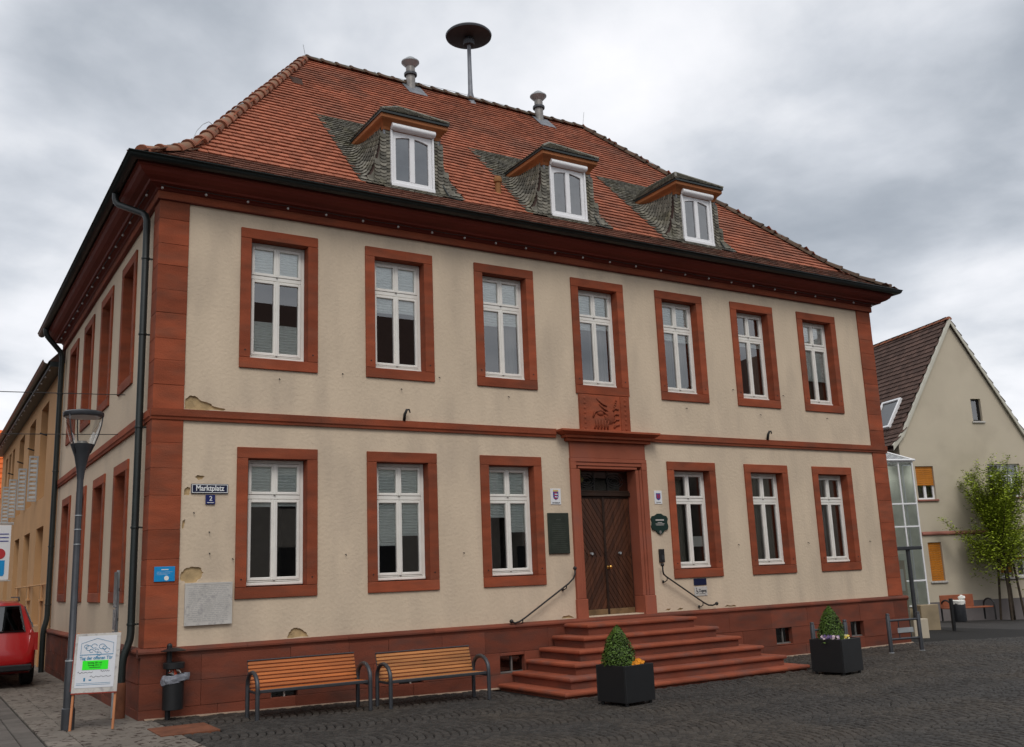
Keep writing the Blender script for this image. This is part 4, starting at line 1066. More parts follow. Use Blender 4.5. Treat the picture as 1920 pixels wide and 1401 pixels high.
# handrails
def rail(path, brs, label):
    t = thing('handrail', label, 'handrail', (path[0][0], -0.1, path[0][2]), 'wrought iron handrails beside the door')
    m = MB(); m.tube(path, 0.014, 8); m.build('rail', 'iron', t, smooth=True)
    for p in (path[0], path[-1]): m = MB(); m.ball(p, 0.032, 10, 6); m.build('knob', 'iron', t, smooth=True)
    for (u, z) in brs: m = MB(); m.tube([(u, -0.10, z), (u + 0.0, -0.09, z - 0.05), (u - 0.02, -0.05, z - 0.075), (u - 0.02, 0.0, z - 0.07)], 0.009, 6); m.ball((u - 0.02, -0.012, z - 0.07), 0.026, 8, 5, (1, 0.5, 1)); m.build('bracket', 'iron', t, smooth=True)
rail([(5.39, -0.1, 0.03), (5.45, -0.1, 0.0), (5.54, -0.1, 0.02), (5.65, -0.1, 0.075), (6.50, -0.1, 0.56), (6.60, -0.1, 0.64), (6.635, -0.1, 0.70), (6.64, -0.1, 0.80)], [(5.60, 0.05), (6.46, 0.54)], 'wrought iron handrail on the wall between the bronze tablet and the doorway')
rail([(8.49, -0.1, 0.80), (8.495, -0.1, 0.68), (8.51, -0.1, 0.64), (8.56, -0.1, 0.60), (9.38, -0.1, 0.12), (9.48, -0.1, 0.075), (9.58, -0.1, 0.065), (9.68, -0.1, 0.09)], [(8.58, 0.585), (9.36, 0.125)], 'wrought iron handrail on the wall below the door intercom')

# ------------------------------------------------------------------ siren and flues
t = thing('siren', 'grey mushroom shaped civil siren on a tall mast on the roof ridge', 'siren', (7.85, RY, 11.6))
m = MB(); m.lathe([(0.12, -0.1), (0.10, 0.12), (0.058, 0.32), (0.05, 0.9), (0.046, 1.62)], 16, (7.85, RY, 11.6)); m.build('mast', 'lead', t, smooth='auto')
m = MB(); m.lathe([(0.13, 1.55), (0.14, 1.66), (0.10, 1.70), (0.10, 1.74), (0.50, 1.745), (0.545, 1.76), (0.555, 1.80), (0.52, 1.84), (0.30, 1.93), (0.10, 1.97), (0.0, 1.98)], 40, (7.85, RY, 11.6)); m.build('siren_head', 'steel_grey', t, smooth='auto')
m = MB(); m.lathe([(0.20, -0.12), (0.13, -0.02), (0.12, 0.03)], 12, (7.85, RY - 0.02, 11.6)); m.build('mast_collar', 'lead', t)
for fx, lab in ((6.24, 'capped round metal flue on the ridge, on the street lamp side of the siren'), (9.71, 'capped round metal flue on the ridge, on the gabled house side of the siren')):
    zb_ = 11.55; t = thing('flue', lab, 'flue', (fx, RY - 0.1, zb_), 'capped flues on the town hall ridge')
    m = MB(); m.lathe([(0.105, -0.2), (0.105, 0.34), (0.105, 0.36)], 16, (fx, RY - 0.1, zb_)); m.build('pipe', 'vent_metal', t, smooth='auto')
    m = MB(); m.lathe([(0.105, 0.335), (0.145, 0.34), (0.15, 0.37), (0.145, 0.40), (0.105, 0.405)], 18, (fx, RY - 0.1, zb_)); m.build('collar', 'steel_grey', t, smooth='auto')
    m = MB(); m.lathe([(0.095, 0.40), (0.105, 0.48), (0.10, 0.56)], 16, (fx, RY - 0.1, zb_)); m.build('neck', 'vent_metal', t, smooth='auto')
    m = MB(); m.lathe([(0.10, 0.55), (0.15, 0.60), (0.205, 0.66), (0.205, 0.685), (0.13, 0.74), (0.11, 0.765), (0.06, 0.80), (0.0, 0.81)], 20, (fx, RY - 0.1, zb_)); m.build('cap', 'galv', t, smooth='auto')
    m = MB(); m.add([(fx - 0.2, RY - 0.45, rz(RY - 0.45) + 0.07), (fx + 0.25, RY - 0.45, rz(RY - 0.45) + 0.07), (fx + 0.25, RY - 0.05, rz(RY - 0.05) + 0.07), (fx - 0.2, RY - 0.05, rz(RY - 0.05) + 0.07), (fx - 0.2, RY - 0.45, rz(RY - 0.45) + 0.04), (fx + 0.25, RY - 0.45, rz(RY - 0.45) + 0.04)], [(0, 1, 2, 3), (4, 5, 1, 0)]); m.build('flashing', 'lead', t)

# string of bulbs under the eaves
t = thing('string_lights', 'string of small clear bulbs clipped along the town hall cornice', 'string lights', (W / 2, -0.2, 6.13))
m = MB(); m.tube([(-0.05 + 0.3 * i, -0.165, 6.205 - (0.012 if i % 2 else 0)) for i in range(51)], 0.006, 5); m.tube([(-0.165, 0.1 + 0.3 * i, 6.205 - (0.012 if i % 2 else 0)) for i in range(33)], 0.006, 5); m.build('cable', 'wire', t)
m = MB(); m.ball((0, 0, 0), 0.02, 8, 6); b0 = m.build('bulb', 'bulb', smooth=True); bm_ = b0.data; bpy.data.objects.remove(b0)
for i in range(26): piece(bm_, 'bulb', t, Matrix.Translation((-0.03 + 0.595 * i, -0.165, 6.165)))
for i in range(16): piece(bm_, 'bulb', t, Matrix.Translation((-0.165, 0.2 + 0.6 * i, 6.165)))

# hooks on the string course
for u, lab in ((3.64, 'black iron hook lamp arm on the band above the second ground floor window'), (11.39, 'black iron hook lamp arm on the band between the last two windows')):
    m = MB(FRONT); m.tube([(u, -0.05, 3.10), (u + 0.005, -0.07, 3.20), (u + 0.03, -0.09, 3.265), (u + 0.07, -0.09, 3.27), (u + 0.085, -0.09, 3.22)], [0.024, 0.024, 0.02, 0.014, 0.01], 8); solo(m, 'wall_hook', 'iron', lab, 'hook', 'iron hooks on the string course', smooth=True)

# ================================================================== signs on the wall
def sign(name, label, cat, a, b, z0, z1, m, d=0.02, fr=FRONT, d0=-0.002, ch=0.003):
    t = thing(name, label, cat, tuple(fr.p((a + b) / 2, d0, z0)))
    mm = MB(fr); mm.cbox(a, b, d0 - d, d0, z0, z1, ch); mm.build('plate', m, t)
    return t
def ring(fr, a, b, z0, z1, w, d, r=0.0):
    mm = MB(fr)
    mm.box(a, b, d - 0.003, d, z0, z0 + w); mm.box(a, b, d - 0.003, d, z1 - w, z1); mm.box(a, a + w, d - 0.003, d, z0 + w, z1 - w); mm.box(b - w, b, d - 0.003, d, z0 + w, z1 - w)
    return mm
t = sign('street_sign', 'dark blue enamel street name sign lettered Marktplatz', 'street sign', 0.509, 1.0, 1.972, 2.10, 'enamel_blue')
ring(FRONT, 0.517, 0.992, 1.98, 2.092, 0.008, -0.0225).build('border', 'enamel_white', t)
text('Marktplatz', 0.104, FRONT, 0.755, -0.0235, 2.040, 'enamel_white', t, sx=0.84, bold=0.0022)
t = sign('house_number', 'small square blue enamel plate with the number 2', 'number plate', 0.70, 0.828, 1.826, 1.953, 'enamel_blue2')
text('2', 0.088, FRONT, 0.768, -0.0235, 1.902, 'enamel_white', t, bold=0.001)
mm = MB(FRONT); mm.box(0.722, 0.808, -0.0245, -0.022, 1.845, 1.853); mm.build('small_print', 'enamel_white', t)
t = sign('inscription_tablet', 'pale square stone tablet with worn inscription low on the wall', 'stone tablet', 0.463, 1.079, 0.252, 0.796, 'plaque_stone', 0.035)
ring(FRONT, 0.463, 1.079, 0.252, 0.796, 0.022, -0.0372).build('raised_border', 'plaque_stone', t)
random.seed(5); mm = MB(FRONT)
for i in range(19):
    z = 0.745 - i * 0.0245; u = 0.51 + (0.06 if i in (0, 18) else 0)
    while u < 1.02:
        l_ = random.uniform(0.02, 0.07)
        mm.box(u, min(u + l_, 1.035), -0.0385, -0.0365, z, z + 0.009); u += l_ + random.uniform(0.008, 0.02)
mm.build('inscription', 'plaque_ink', t, kind='stuff')
t = sign('blue_plaque', 'bright blue plaque with a white disc on the corner quoin', 'plaque', 0.068, 0.327, 0.829, 1.02, 'sign_blue', 0.012, d0=-0.026)
mm = MB(FRONT)
mm.prism([(0.222 + 0.03 * math.cos(a * math.pi / 8), 0.872 + 0.03 * math.sin(a * math.pi / 8)) for a in range(16)], -0.0405, -0.0375); mm.build('white_disc', 'paper', t)
mm = MB(FRONT); mm.box(0.155, 0.245, -0.0395, -0.0375, 0.976, 0.987)
for k in range(3): mm.box(0.10, 0.295 - 0.03 * k, -0.039, -0.0375, 0.95 - 0.017 * k, 0.952 - 0.017 * k)
mm.build('lines', 'enamel_white', t, kind='stuff')
def shield(u, z, w, h): return [(u - w / 2, z + h / 2), (u - w / 2, z - h * 0.15), (u - w * 0.36, z - h * 0.36), (u, z - h / 2), (u + w * 0.36, z - h * 0.36), (u + w / 2, z - h * 0.15), (u + w / 2, z + h / 2)]
t = sign('crest_sign', 'white sign with a crowned blue shield and striped lion above the dark tablet', 'sign', 6.29, 6.495, 1.842, 2.104, 'sign_white', 0.008)
mm = MB(FRONT); mm.prism(shield(6.392, 1.985, 0.105, 0.135), -0.0125, -0.0105); mm.build('shield', 'crest_blue', t)
mm = MB(FRONT); mm.box(6.342, 6.443, -0.0125, -0.0105, 2.056, 2.072)
for k in range(4): mm.prism([(6.345 + 0.026 * k, 2.072), (6.365 + 0.026 * k, 2.072), (6.355 + 0.026 * k, 2.088)], -0.0125, -0.0105)
mm.build('crown', 'crest_gold', t)
for k in range(5):
    mm = MB(FRONT); uu = 6.392 + (0.008 if k % 2 else -0.006); zz_ = 2.035 - k * 0.022; mm.prism([(uu - 0.032, zz_ - 0.008), (uu + 0.028, zz_ - 0.012), (uu + 0.034, zz_ + 0.004), (uu - 0.026, zz_ + 0.007)], -0.0145, -0.013); mm.build('lion_stripe', 'sign_white' if k % 2 else 'crest_red', t)
text('ORTSGERICHT', 0.026, FRONT, 6.392, -0.0115, 1.868, 'ink', t, sx=0.9)
t = sign('crest_sign', 'white sign with a red and blue shield beside the doorway, above the green plaque', 'sign', 8.494, 8.668, 1.858, 2.092, 'sign_white', 0.008)
mm = MB(FRONT); mm.prism(shield(8.581, 1.985, 0.10, 0.125), -0.0125, -0.0105); mm.build('shield', 'crest_blue', t)
for du in (-0.025, 0.022):
    mm = MB(FRONT); mm.prism([(8.581 + du - 0.012, 2.03), (8.581 + du + 0.012, 2.03), (8.581 + du * 0.7 + 0.011, 1.955), (8.581 + du * 0.7 - 0.011, 1.955)], -0.0145, -0.013); mm.build('charge', 'crest_red', t)
mm = MB(FRONT); mm.box(8.53, 8.632, -0.0125, -0.0105, 1.883, 1.892); mm.build('small_print', 'ink', t)
t = sign('memorial_tablet', 'dark bronze tablet on the wall to the side of the doorway', 'tablet', 6.205, 6.615, 1.041, 1.703, 'bronze', 0.03, ch=0.006)
random.seed(3); mm = MB(FRONT); mm.box(6.36, 6.45, -0.0335, -0.0325, 1.585, 1.60); 
for k in range(14): w_ = random.uniform(0.10, 0.16); mm.box(6.41 - w_, 6.41 + w_, -0.0335, -0.0325, 1.53 - k * 0.033, 1.536 - k * 0.033)
mm.build('raised_lines', 'bronze_light', t, kind='stuff')
t = thing('shield_plaque', 'dark green scalloped shield plaque with pale lettering', 'plaque', (8.564, -0.02, 1.325))
pts = [(-0.16, 0.135), (-0.09, 0.15), (-0.04, 0.18), (0.04, 0.18), (0.09, 0.15), (0.16, 0.135), (0.19, 0.09), (0.17, 0.03), (0.19, -0.04), (0.175, -0.10), (0.10, -0.115), (0.05, -0.165), (0.0, -0.185), (-0.05, -0.165), (-0.10, -0.115), (-0.175, -0.10), (-0.19, -0.04), (-0.17, 0.03), (-0.19, 0.09)]
mm = MB(FRONT); mm.prism([(8.564 + x, 1.508 + z) for x, z in pts], -0.025, -0.001); mm.build('plate', 'sign_green', t)
mm = MB(FRONT)
for w_, z, h in ((0.095, 1.565, 0.022), (0.05, 1.527, 0.009), (0.10, 1.505, 0.008), (0.085, 1.485, 0.008)): mm.box(8.564 - w_, 8.564 + w_, -0.0275, -0.0255, z, z + h)
mm.build('lettering_lines', 'plaque_stone', t, kind='stuff')
mm = MB(FRONT); mm.prism([(8.564 + 0.026 * math.cos(a * math.pi / 6), 1.365 + 0.03 * math.sin(a * math.pi / 6)) for a in range(12)], -0.0275, -0.0255); mm.build('seal_mark', 'vent_metal', t)
t = sign('intercom', 'black wall intercom with keypad above the handrail end', 'intercom', 8.502, 8.612, 0.842, 1.073, 'black_plastic', 0.04, ch=0.008)
mm = MB(FRONT); mm.prism([(8.562 + 0.03 * math.cos(a * math.pi / 8), 0.93 + 0.045 * math.sin(a * math.pi / 8)) for a in range(16)], -0.046, -0.042); mm.build('keypad', 'steel_grey', t)
sign('dark_nameplate', 'small dark nameplate under the window beside the handrail', 'nameplate', 9.262, 9.56, 0.423, 0.540, 'enamel_blue', 0.012)
t = sign('access_sign', 'small beige step-free access sign lettered Zugang', 'sign', 9.262, 9.566, 0.236, 0.398, 'plaque_stone', 0.008)
text('Zugang', 0.070, FRONT, 9.455, -0.0115, 0.327, 'ink', t, sx=0.85, bold=0.001)
mm = MB(FRONT); mm.tube([(9.318 + 0.026 * math.cos(a * math.pi / 6 - 2.4), -0.0115, 0.305 + 0.026 * math.sin(a * math.pi / 6 - 2.4)) for a in range(10)], 0.004, 4); mm.tube([(9.312, -0.0115, 0.36), (9.316, -0.0115, 0.318), (9.335, -0.0115, 0.316), (9.345, -0.0115, 0.285)], 0.005, 4); mm.ball((9.311, -0.0115, 0.372), 0.009, 6, 4); mm.build('wheelchair_symbol', 'ink', t)
mm = MB(FRONT); mm.box(9.37, 9.51, -0.0115, -0.0102, 0.268, 0.276); mm.build('small_print', 'ink', t)

# ================================================================== furniture in front
def bench(loc, rotz, label, wood):
    t = thing('park_bench', label, 'bench', (0, 0, 0), 'slatted benches along the plinth')
    Lb = 1.47
    for x in (0.0, Lb):
        m = MB(); P = [(x, 0.0, 0.0), (x, 0.0, 0.36)]
        for k in range(9): a = math.pi * k / 8; P.append((x, 0.22 - 0.22 * math.cos(a), 0.40 + 0.17 * math.sin(a)))
        P += [(x, 0.44, 0.36), (x, 0.44, 0.0)]
        m.tube(P, 0.027, 10); m.build('leg_arch', 'steel_grey', t, smooth='auto')
        m = MB(); m.cbox(x - 0.014 + (0.03 if x == 0 else -0.03), x + 0.014 + (0.03 if x == 0 else -0.03), 0.02, 0.44, 0.315, 0.345, 0.004); m.build('seat_support', 'steel_grey', t)
    for k in range(5):
        y = 0.03 + k * 0.083; m = MB(); m.cbox(0.03, Lb - 0.03, y, y + 0.07, 0.345 + (0.006 if k == 0 else 0) - k * 0.004, 0.372 - k * 0.004, 0.006); m.build('seat_slat', wood, t)
    m = MB(); m.cbox(0.028, Lb - 0.028, 0.0, 0.028, 0.335, 0.375, 0.006); m.build('front_edge', 'steel_grey', t)
    dv = Vector((0, 0.11, 0.33)).normalized()
    for k in range(7):
        p = Vector((0, 0.415, 0.37)) + dv * (0.005 + k * 0.047)
        m = MB(Frame((0, p.y, p.z), (1, 0, 0), (0, dv.z, -dv.y), (0, dv.y, dv.z))); m.cbox(0.02, Lb - 0.02, 0.0, 0.022, 0.0, 0.036, 0.005); m.build('back_slat', wood, t)
    p = Vector((0, 0.415, 0.37)) + dv * 0.335
    m = MB(Frame((0, p.y, p.z), (1, 0, 0), (0, dv.z, -dv.y), (0, dv.y, dv.z))); m.cbox(0.015, Lb - 0.015, -0.004, 0.026, 0.0, 0.014, 0.003)
    for x in (0.03, Lb / 2, Lb - 0.03): m.cbox(x - 0.012, x + 0.012, 0.0235, 0.035, -0.335, -0.001, 0.003)
    m.build('back_frame', 'steel_grey', t)
    t.location = loc; t.rotation_euler.z = rotz
    return t
bench((1.10, -1.14, -0.895), R(-1.0), 'bench with reddish brown slats between two grey hoop legs, next to the litter bin', 'bench_wood')
bench((2.83, -1.22, -0.925), R(-0.5), 'bench with tan brown slats and grey hoop legs, next to the steps', 'bench_wood_tan')

# litter bin by the corner
t = thing('litter_bin', 'dark grey round litter bin on a post with plastic liner and rubbish', 'litter bin', (0.245, -0.24, -0.866))
bx_, by_ = 0.29, -0.30
m = MB(); m.tube([(0.245, -0.24, -0.866), (0.245, -0.24, 0.03)], 0.034, 12); m.ball((0.245, -0.24, 0.03), 0.034, 10, 5); m.build('post', 'planter_black', t, smooth='auto')
m = MB(); m.lathe([(0.112, -0.735), (0.125, -0.73), (0.128, -0.40)], 24, (bx_, by_, 0)); m.build('body', 'planter_black', t, smooth='auto')
m = MB(); m.lathe([(0.12, -0.245), (0.128, -0.24), (0.13, -0.175), (0.122, -0.17)], 24, (bx_, by_, 0)); m.build('hood', 'planter_black', t, smooth='auto')
m = MB(); m.lathe([(0.06, -0.022), (0.15, -0.035), (0.155, -0.028), (0.06, 0.005)], 24, (bx_ + 0.0, by_ + 0.04, 0)); m.build('rain_lid', 'planter_black', t, smooth='auto')
random.seed(21)
m = MB(); n = 28; V = []; 
for i, (r, z) in enumerate(((0.118, -0.36), (0.128, -0.318), (0.145, -0.33), (0.15, -0.37), (0.143, -0.41), (0.134, -0.425))):
    for k in range(n):
        a = 2 * math.pi * k / n; ex = (0.05 * math.exp(-((a - 5.9) / 0.5) ** 2) if i in (2, 3, 4) else 0)
        rr = r + random.uniform(-0.007, 0.007) + ex; V.append((bx_ + rr * math.cos(a), by_ + rr * math.sin(a), z + random.uniform(-0.008, 0.008) + 0.03 * math.cos(a + 0.5) * (1 if i > 1 else 0.3)))
m.add(V, [(i * n + k, i * n + (k + 1) % n, (i + 1) * n + (k + 1) % n, (i + 1) * n + k) for i in range(5) for k in range(n)]); m.build('bin_liner', 'bag', t)
for (x, y, z, mn) in ((0.30, -0.36, -0.30, 'litter_red'), (0.335, -0.37, -0.28, 'litter_white'), (0.24, -0.37, -0.315, 'litter_red'), (0.265, -0.34, -0.27, 'litter_white')):
    m = MB(); V = [(x + random.uniform(-0.04, 0.04), y + random.uniform(-0.03, 0.03), z + random.uniform(-0.06, 0.08)) for _ in range(6)]
    m.add(V, [(0, 1, 2), (0, 2, 3), (0, 3, 4), (1, 2, 5), (3, 4, 5), (1, 4, 5)]); m.build('rubbish', mn, t)

# street lamp
lx, ly, lz = -0.90, -0.28, -0.845
t = thing('street_lamp', 'dark grey post top street lamp with tapered clear lantern', 'street lamp', (lx, ly, lz))
m = MB(); m.lathe([(0.075, 0.0), (0.075, 0.24), (0.062, 0.25), (0.062, 0.78), (0.056, 0.80), (0.042, 0.82), (0.038, 2.98)], 18, (lx, ly, lz)); m.build('post', 'steel_grey', t, smooth='auto')
for z in (2.50, 2.33, 2.15, 0.78): m = MB(); m.lathe([(0.042 if z > 2 else 0.062, 0), (0.045 if z > 2 else 0.066, 0.006), (0.042 if z > 2 else 0.062, 0.012)], 18, (lx, ly, lz + z)); m.build('band', 'galv', t)
m = MB(); m.lathe([(0.04, 2.95), (0.05, 3.06), (0.085, 3.24), (0.135, 3.375), (0.14, 3.39), (0.09, 3.39)], 24, (lx, ly, lz)); m.build('lantern_base', 'steel_grey', t, smooth='auto')
m = MB(); m.lathe([(0.132, 3.385), (0.17, 3.51), (0.205, 3.64), (0.215, 3.735)], 28, (lx, ly, lz), cap=False); m.build('glass', 'lamp_glass', t, smooth=True)
m = MB(); m.lathe([(0.06, 3.38), (0.07, 3.40), (0.055, 3.43), (0.0, 3.44)], 14, (lx, ly, lz)); m.build('lamp_unit', 'vent_metal', t, smooth='auto')
m = MB(); m.lathe([(0.23, 3.735), (0.24, 3.75), (0.24, 3.785), (0.22, 3.80), (0.12, 3.82), (0.0, 3.828)], 32, (lx, ly, lz)); m.build('canopy', 'steel_grey', t, smooth='auto')
m = MB(); m.lathe([(0.20, 3.732), (0.05, 3.72), (0.0, 3.715)], 24, (lx, ly, lz)); m.build('reflector', 'white_plastic', t, smooth='auto')
for k in range(3):
    a = R(100 + 120 * k); m = MB(); m.tube([(lx + r * math.cos(a), ly + r * math.sin(a), lz + z) for r, z in ((0.10, 3.28), (0.145, 3.38), (0.185, 3.50), (0.218, 3.63), (0.232, 3.745))], 0.008, 6); m.build('rib', 'steel_grey', t, smooth=True)

# A-frame poster stand
PL, PR = Vector((-0.90, -0.44, -0.845)), Vector((-0.465, -0.64, -0.853))
U = (PR - PL); U.z = 0; ln = U.length; U.normalize(); Nn = Vector((-U.y, U.x, 0)); lean = R(8)
w_ = (Vector((0, 0, 1)) * math.cos(lean) + Nn * math.sin(lean)); nd = (Nn * math.cos(lean) - Vector((0, 0, 1)) * math.sin(lean))
AF = Frame(PL, U, nd, w_)
t = thing('poster_stand', 'wooden poster board on legs announcing an open day with a neon green sticker', 'poster stand', tuple(PL))
wz = 0.42; wt = 1.10
for u in (0.0, ln): m = MB(AF); m.cbox(u - 0.013, u + 0.013, 0.0, 0.028, 0.0, wt + 0.01, 0.003); m.build('leg', 'board_wood', t)
m = MB(AF); m.cbox(-0.02, ln + 0.02, -0.012, -0.001, wz, wt, 0.002); m.build('board', 'plaque_stone', t)
m = MB(AF); m.cbox(-0.02, ln + 0.02, -0.02, -0.001, wz - 0.014, wz - 0.001, 0.002); m.cbox(-0.032, -0.021, -0.016, -0.001, wz + 0.02, wt, 0.002); m.build('board_edge', 'board_red', t)
m = MB(AF); m.cbox(0.012, ln - 0.022, -0.0155, -0.0125, wz + 0.055, wt - 0.03, 0.001); m.build('poster', 'poster', t)
cu = ln / 2 - 0.005
m = MB(AF); d_ = -0.017
m.tube([(0.055, d_, wt - 0.235), (0.055, d_, wt - 0.115), (cu, d_, wt - 0.06), (ln - 0.055, d_, wt - 0.115), (ln - 0.055, d_, wt - 0.235)], 0.0025, 4); m.build('house_outline', 'ink_blue', t)
random.seed(8)
for k in range(9):
    cx_, cz_, rr = cu + (-0.12 + 0.03 * k), wt - 0.15 - 0.035 * (k % 3) + 0.02 * math.sin(k), random.uniform(0.022, 0.036)
    m = MB(AF); m.tube([(cx_ + rr * math.cos(a * 0.55), d_, cz_ + rr * 0.8 * math.sin(a * 0.55)) for a in range(11)], 0.003, 4); m.build('drawn_swirl', 'ink_blue', t)
m = MB(AF); m.box(0.045, ln - 0.05, d_, -0.0156, wt - 0.252, wt - 0.243); m.build('rule', 'ink_blue', t)
text('Tag der offenen Tür', 0.053, AF, cu, -0.0165, wt - 0.287, 'ink_blue', t, sx=0.86, bold=0.0012)
m = MB(AF); m.box(0.085, ln - 0.10, -0.0195, -0.0157, wt - 0.42, wt - 0.315); m.build('green_sticker', 'neon_green', t)
text('Samstag, 28.4. und', 0.026, AF, cu - 0.008, -0.0205, wt - 0.340, 'ink', t, sx=0.85); text('Sonntag, 29.4. 12', 0.026, AF, cu - 0.008, -0.0205, wt - 0.368, 'ink', t, sx=0.85)
m = MB(AF); m.box(cu - 0.07, cu + 0.06, -0.021, -0.0197, wt - 0.398, wt - 0.391); m.build('small_print', 'ink', t)
for (u0, u1, z) in ((0.035, 0.21, 0.45), (0.30, 0.40, 0.44), (0.18, 0.42, 0.50)):
    m = MB(AF); m.tube([(lerp(u0, u1, i / 14), d_, wt - z + 0.012 * math.sin(i * 1.9) * (1 if i < 4 else 0.5)) for i in range(15)], 0.002, 4); m.build('handwriting', 'ink', t)
m = MB(AF); 
for z in (0.575, 0.592): m.box(0.03, ln - 0.06, d_, -0.0156, wt - z, wt - z + 0.004)
m.box(0.11, 0.13, d_, -0.0156, wt - 0.55, wt - 0.51); m.box(0.17, 0.20, d_, -0.0156, wt - 0.545, wt - 0.53); m.build('fine_print', 'ink_blue', t, kind='stuff')

# traffic sign post by the side wall
t = thing('sign_post', 'thin grey sign post with traffic signs seen edge on beside the side wall', 'sign post', (-0.27, 0.52, -0.856))
m = MB(); m.tube([(-0.27, 0.52, -0.856), (-0.27, 0.52, 1.0)], 0.022, 10); m.build('post', 'galv', t, smooth='auto')
for z0, z1, w2 in ((0.52, 0.98, 0.13), (0.24, 0.50, 0.12), (0.12, 0.22, 0.12)):
    m = MB(); m.cbox(-0.300, -0.294, 0.52 - w2, 0.52 + w2, z0, z1, 0.002); m.build('traffic_sign', 'steel_grey', t)
    m = MB(); m.box(-0.294, -0.25, 0.50, 0.54, (z0 + z1) / 2 - 0.02, (z0 + z1) / 2 + 0.02); m.build('clamp', 'steel_grey', t)

# planters
def leafball(seed, fn, count, size):
    random.seed(seed); mb_ = MB()
    for _ in range(count):
        P, n_ = fn()
        n_ = (n_ + Vector((random.uniform(-.7, .7), random.uniform(-.7, .7), random.uniform(-.4, .8)))).normalized()
        a = n_.orthogonal().normalized(); b = n_.cross(a); an = random.uniform(0, 6.28); a, b = a * math.cos(an) + b * math.sin(an), b * math.cos(an) - a * math.sin(an)
        s_ = size * random.uniform(0.6, 1.25)
        mb_.add([P - a * s_, P + b * s_ * 0.55, P + a * s_, P - b * s_ * 0.55], [(0, 1, 2, 3)], raw=True)
    return mb_
def planter(cx, cy, gz_, rot, sz, hz, label):
    t = thing('planter', label, 'planter', (cx, cy, gz_), 'black cube planters on the square')
    h = sz / 2; fr = Frame((cx, cy, gz_), (math.cos(rot), math.sin(rot), 0), (-math.sin(rot), math.cos(rot), 0))
    for (a0, a1, b0, b1) in ((-h, h, -h, -h + 0.02), (-h, h, h - 0.02, h), (-h, -h + 0.02, -h + 0.021, h - 0.021), (h - 0.02, h, -h + 0.021, h - 0.021)):
        m = MB(fr); m.cbox(a0, a1, b0, b1, 0.045, hz, 0.004); m.build('side_panel', 'planter_black', t)
    for a in (-h + 0.05, h - 0.05):
        for b in (-h + 0.05, h - 0.05): m = MB(fr); m.lathe([(0.025, 0), (0.025, 0.05)], 10, (a, b, 0)); m.build('foot', 'iron', t)
    m = MB(fr); m.box(-h + 0.02, h - 0.02, -h + 0.02, h - 0.02, 0.05, hz - 0.03); m.build('soil', 'soil', t)
    return fr
def boxwood(fr, u, v, z, r, h, seed, label, grp):
    P = fr.p(u, v, z); t = thing('boxwood', label, 'shrub', tuple(P), grp)
    prof = lambda q: r * (1.02 - 0.12 * math.exp(-q * 14)) * (1 - q ** 1.9) ** 0.85
    def fn():
        q = random.random() ** 1.25; a = random.uniform(0, 6.283); rr = prof(q) * random.uniform(0.84, 1.06) * (1 + 0.05 * math.sin(a * 3 + q * 9))
        n_ = Vector((math.cos(a), math.sin(a), 0.35 + q * 0.6)).normalized()
        return P + Vector((rr * math.cos(a), rr * math.sin(a), 0.03 + q * h)), n_
    leafball(seed, fn, 3600, 0.0150).build('foliage', 'box_leaf', t, kind='stuff')
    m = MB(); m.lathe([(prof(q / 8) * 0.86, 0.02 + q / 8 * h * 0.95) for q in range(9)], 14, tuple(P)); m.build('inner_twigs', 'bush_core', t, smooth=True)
def flowers(fr, pts, z, mats_, label, grp, seed, n, spread, fs=0.02):
    random.seed(seed); P0_ = fr.p(pts[0][0], pts[0][1], z); t = thing('pansies', label, 'flowers', tuple(P0_), grp)
    for mi, mn in enumerate(mats_):
        mb_ = MB()
        for k in range(n // len(mats_)):
            u, v = random.choice(pts); P = fr.p(u + random.gauss(0, spread), v + random.gauss(0, spread * 0.7), z + random.uniform(0.02, 0.085))
            n_ = (CAM - P).normalized() + Vector((random.uniform(-.7, .7), random.uniform(-.7, .7), random.uniform(0, .9))); n_.normalize(); a = n_.orthogonal().normalized(); b = n_.cross(a)
            for q in range(5):
                an = q * 1.2566 + random.uniform(-.2, .2); d1 = a * math.cos(an) + b * math.sin(an); d2 = b * math.cos(an) - a * math.sin(an); s_ = fs * random.uniform(0.8, 1.2)
                mb_.add([P, P + d1 * s_ * 0.7 + d2 * s_ * 0.55 + n_ * 0.003, P + d1 * s_ * 1.15, P + d1 * s_ * 0.7 - d2 * s_ * 0.55 + n_ * 0.003], [(0, 1, 2, 3)], raw=True)
        mb_.build('blossoms', mn, t, kind='stuff')
    def fn():
        u, v = random.choice(pts); return fr.p(u + random.gauss(0, spread * 1.15), v + random.gauss(0, spread * 0.8), z + random.uniform(-0.02, 0.05)), Vector((0, 0, 1))
    leafball(seed + 1, fn, 240, 0.022).build('leaves', 'box_leaf', t, kind='stuff')
fr1 = planter(5.40, -2.87, gz(5.4), R(8), 0.53, 0.50, 'black cube planter in front of the steps, holding a cone shrub and orange pansies')
boxwood(fr1, -0.07, 0.03, 0.46, 0.215, 0.50, 31, 'dark green cone shaped boxwood in the planter with orange pansies', 'clipped boxwood cones in the planters')
flowers(fr1, [(0.02, -0.18), (0.08, -0.14), (0.13, -0.10), (0.17, -0.03)], 0.46, ['petal_orange'], 'orange pansies in the planter in front of the steps', None, 41, 75, 0.04, 0.024)
fr2 = planter(9.68, -2.66, gz(9.7), R(10), 0.555, 0.53, 'black cube planter in front of a two-post barrier, with purple and yellow pansies')
boxwood(fr2, 0.0, 0.05, 0.49, 0.20, 0.50, 32, 'yellowish green cone shaped boxwood in the planter with purple and yellow pansies', 'clipped boxwood cones in the planters')
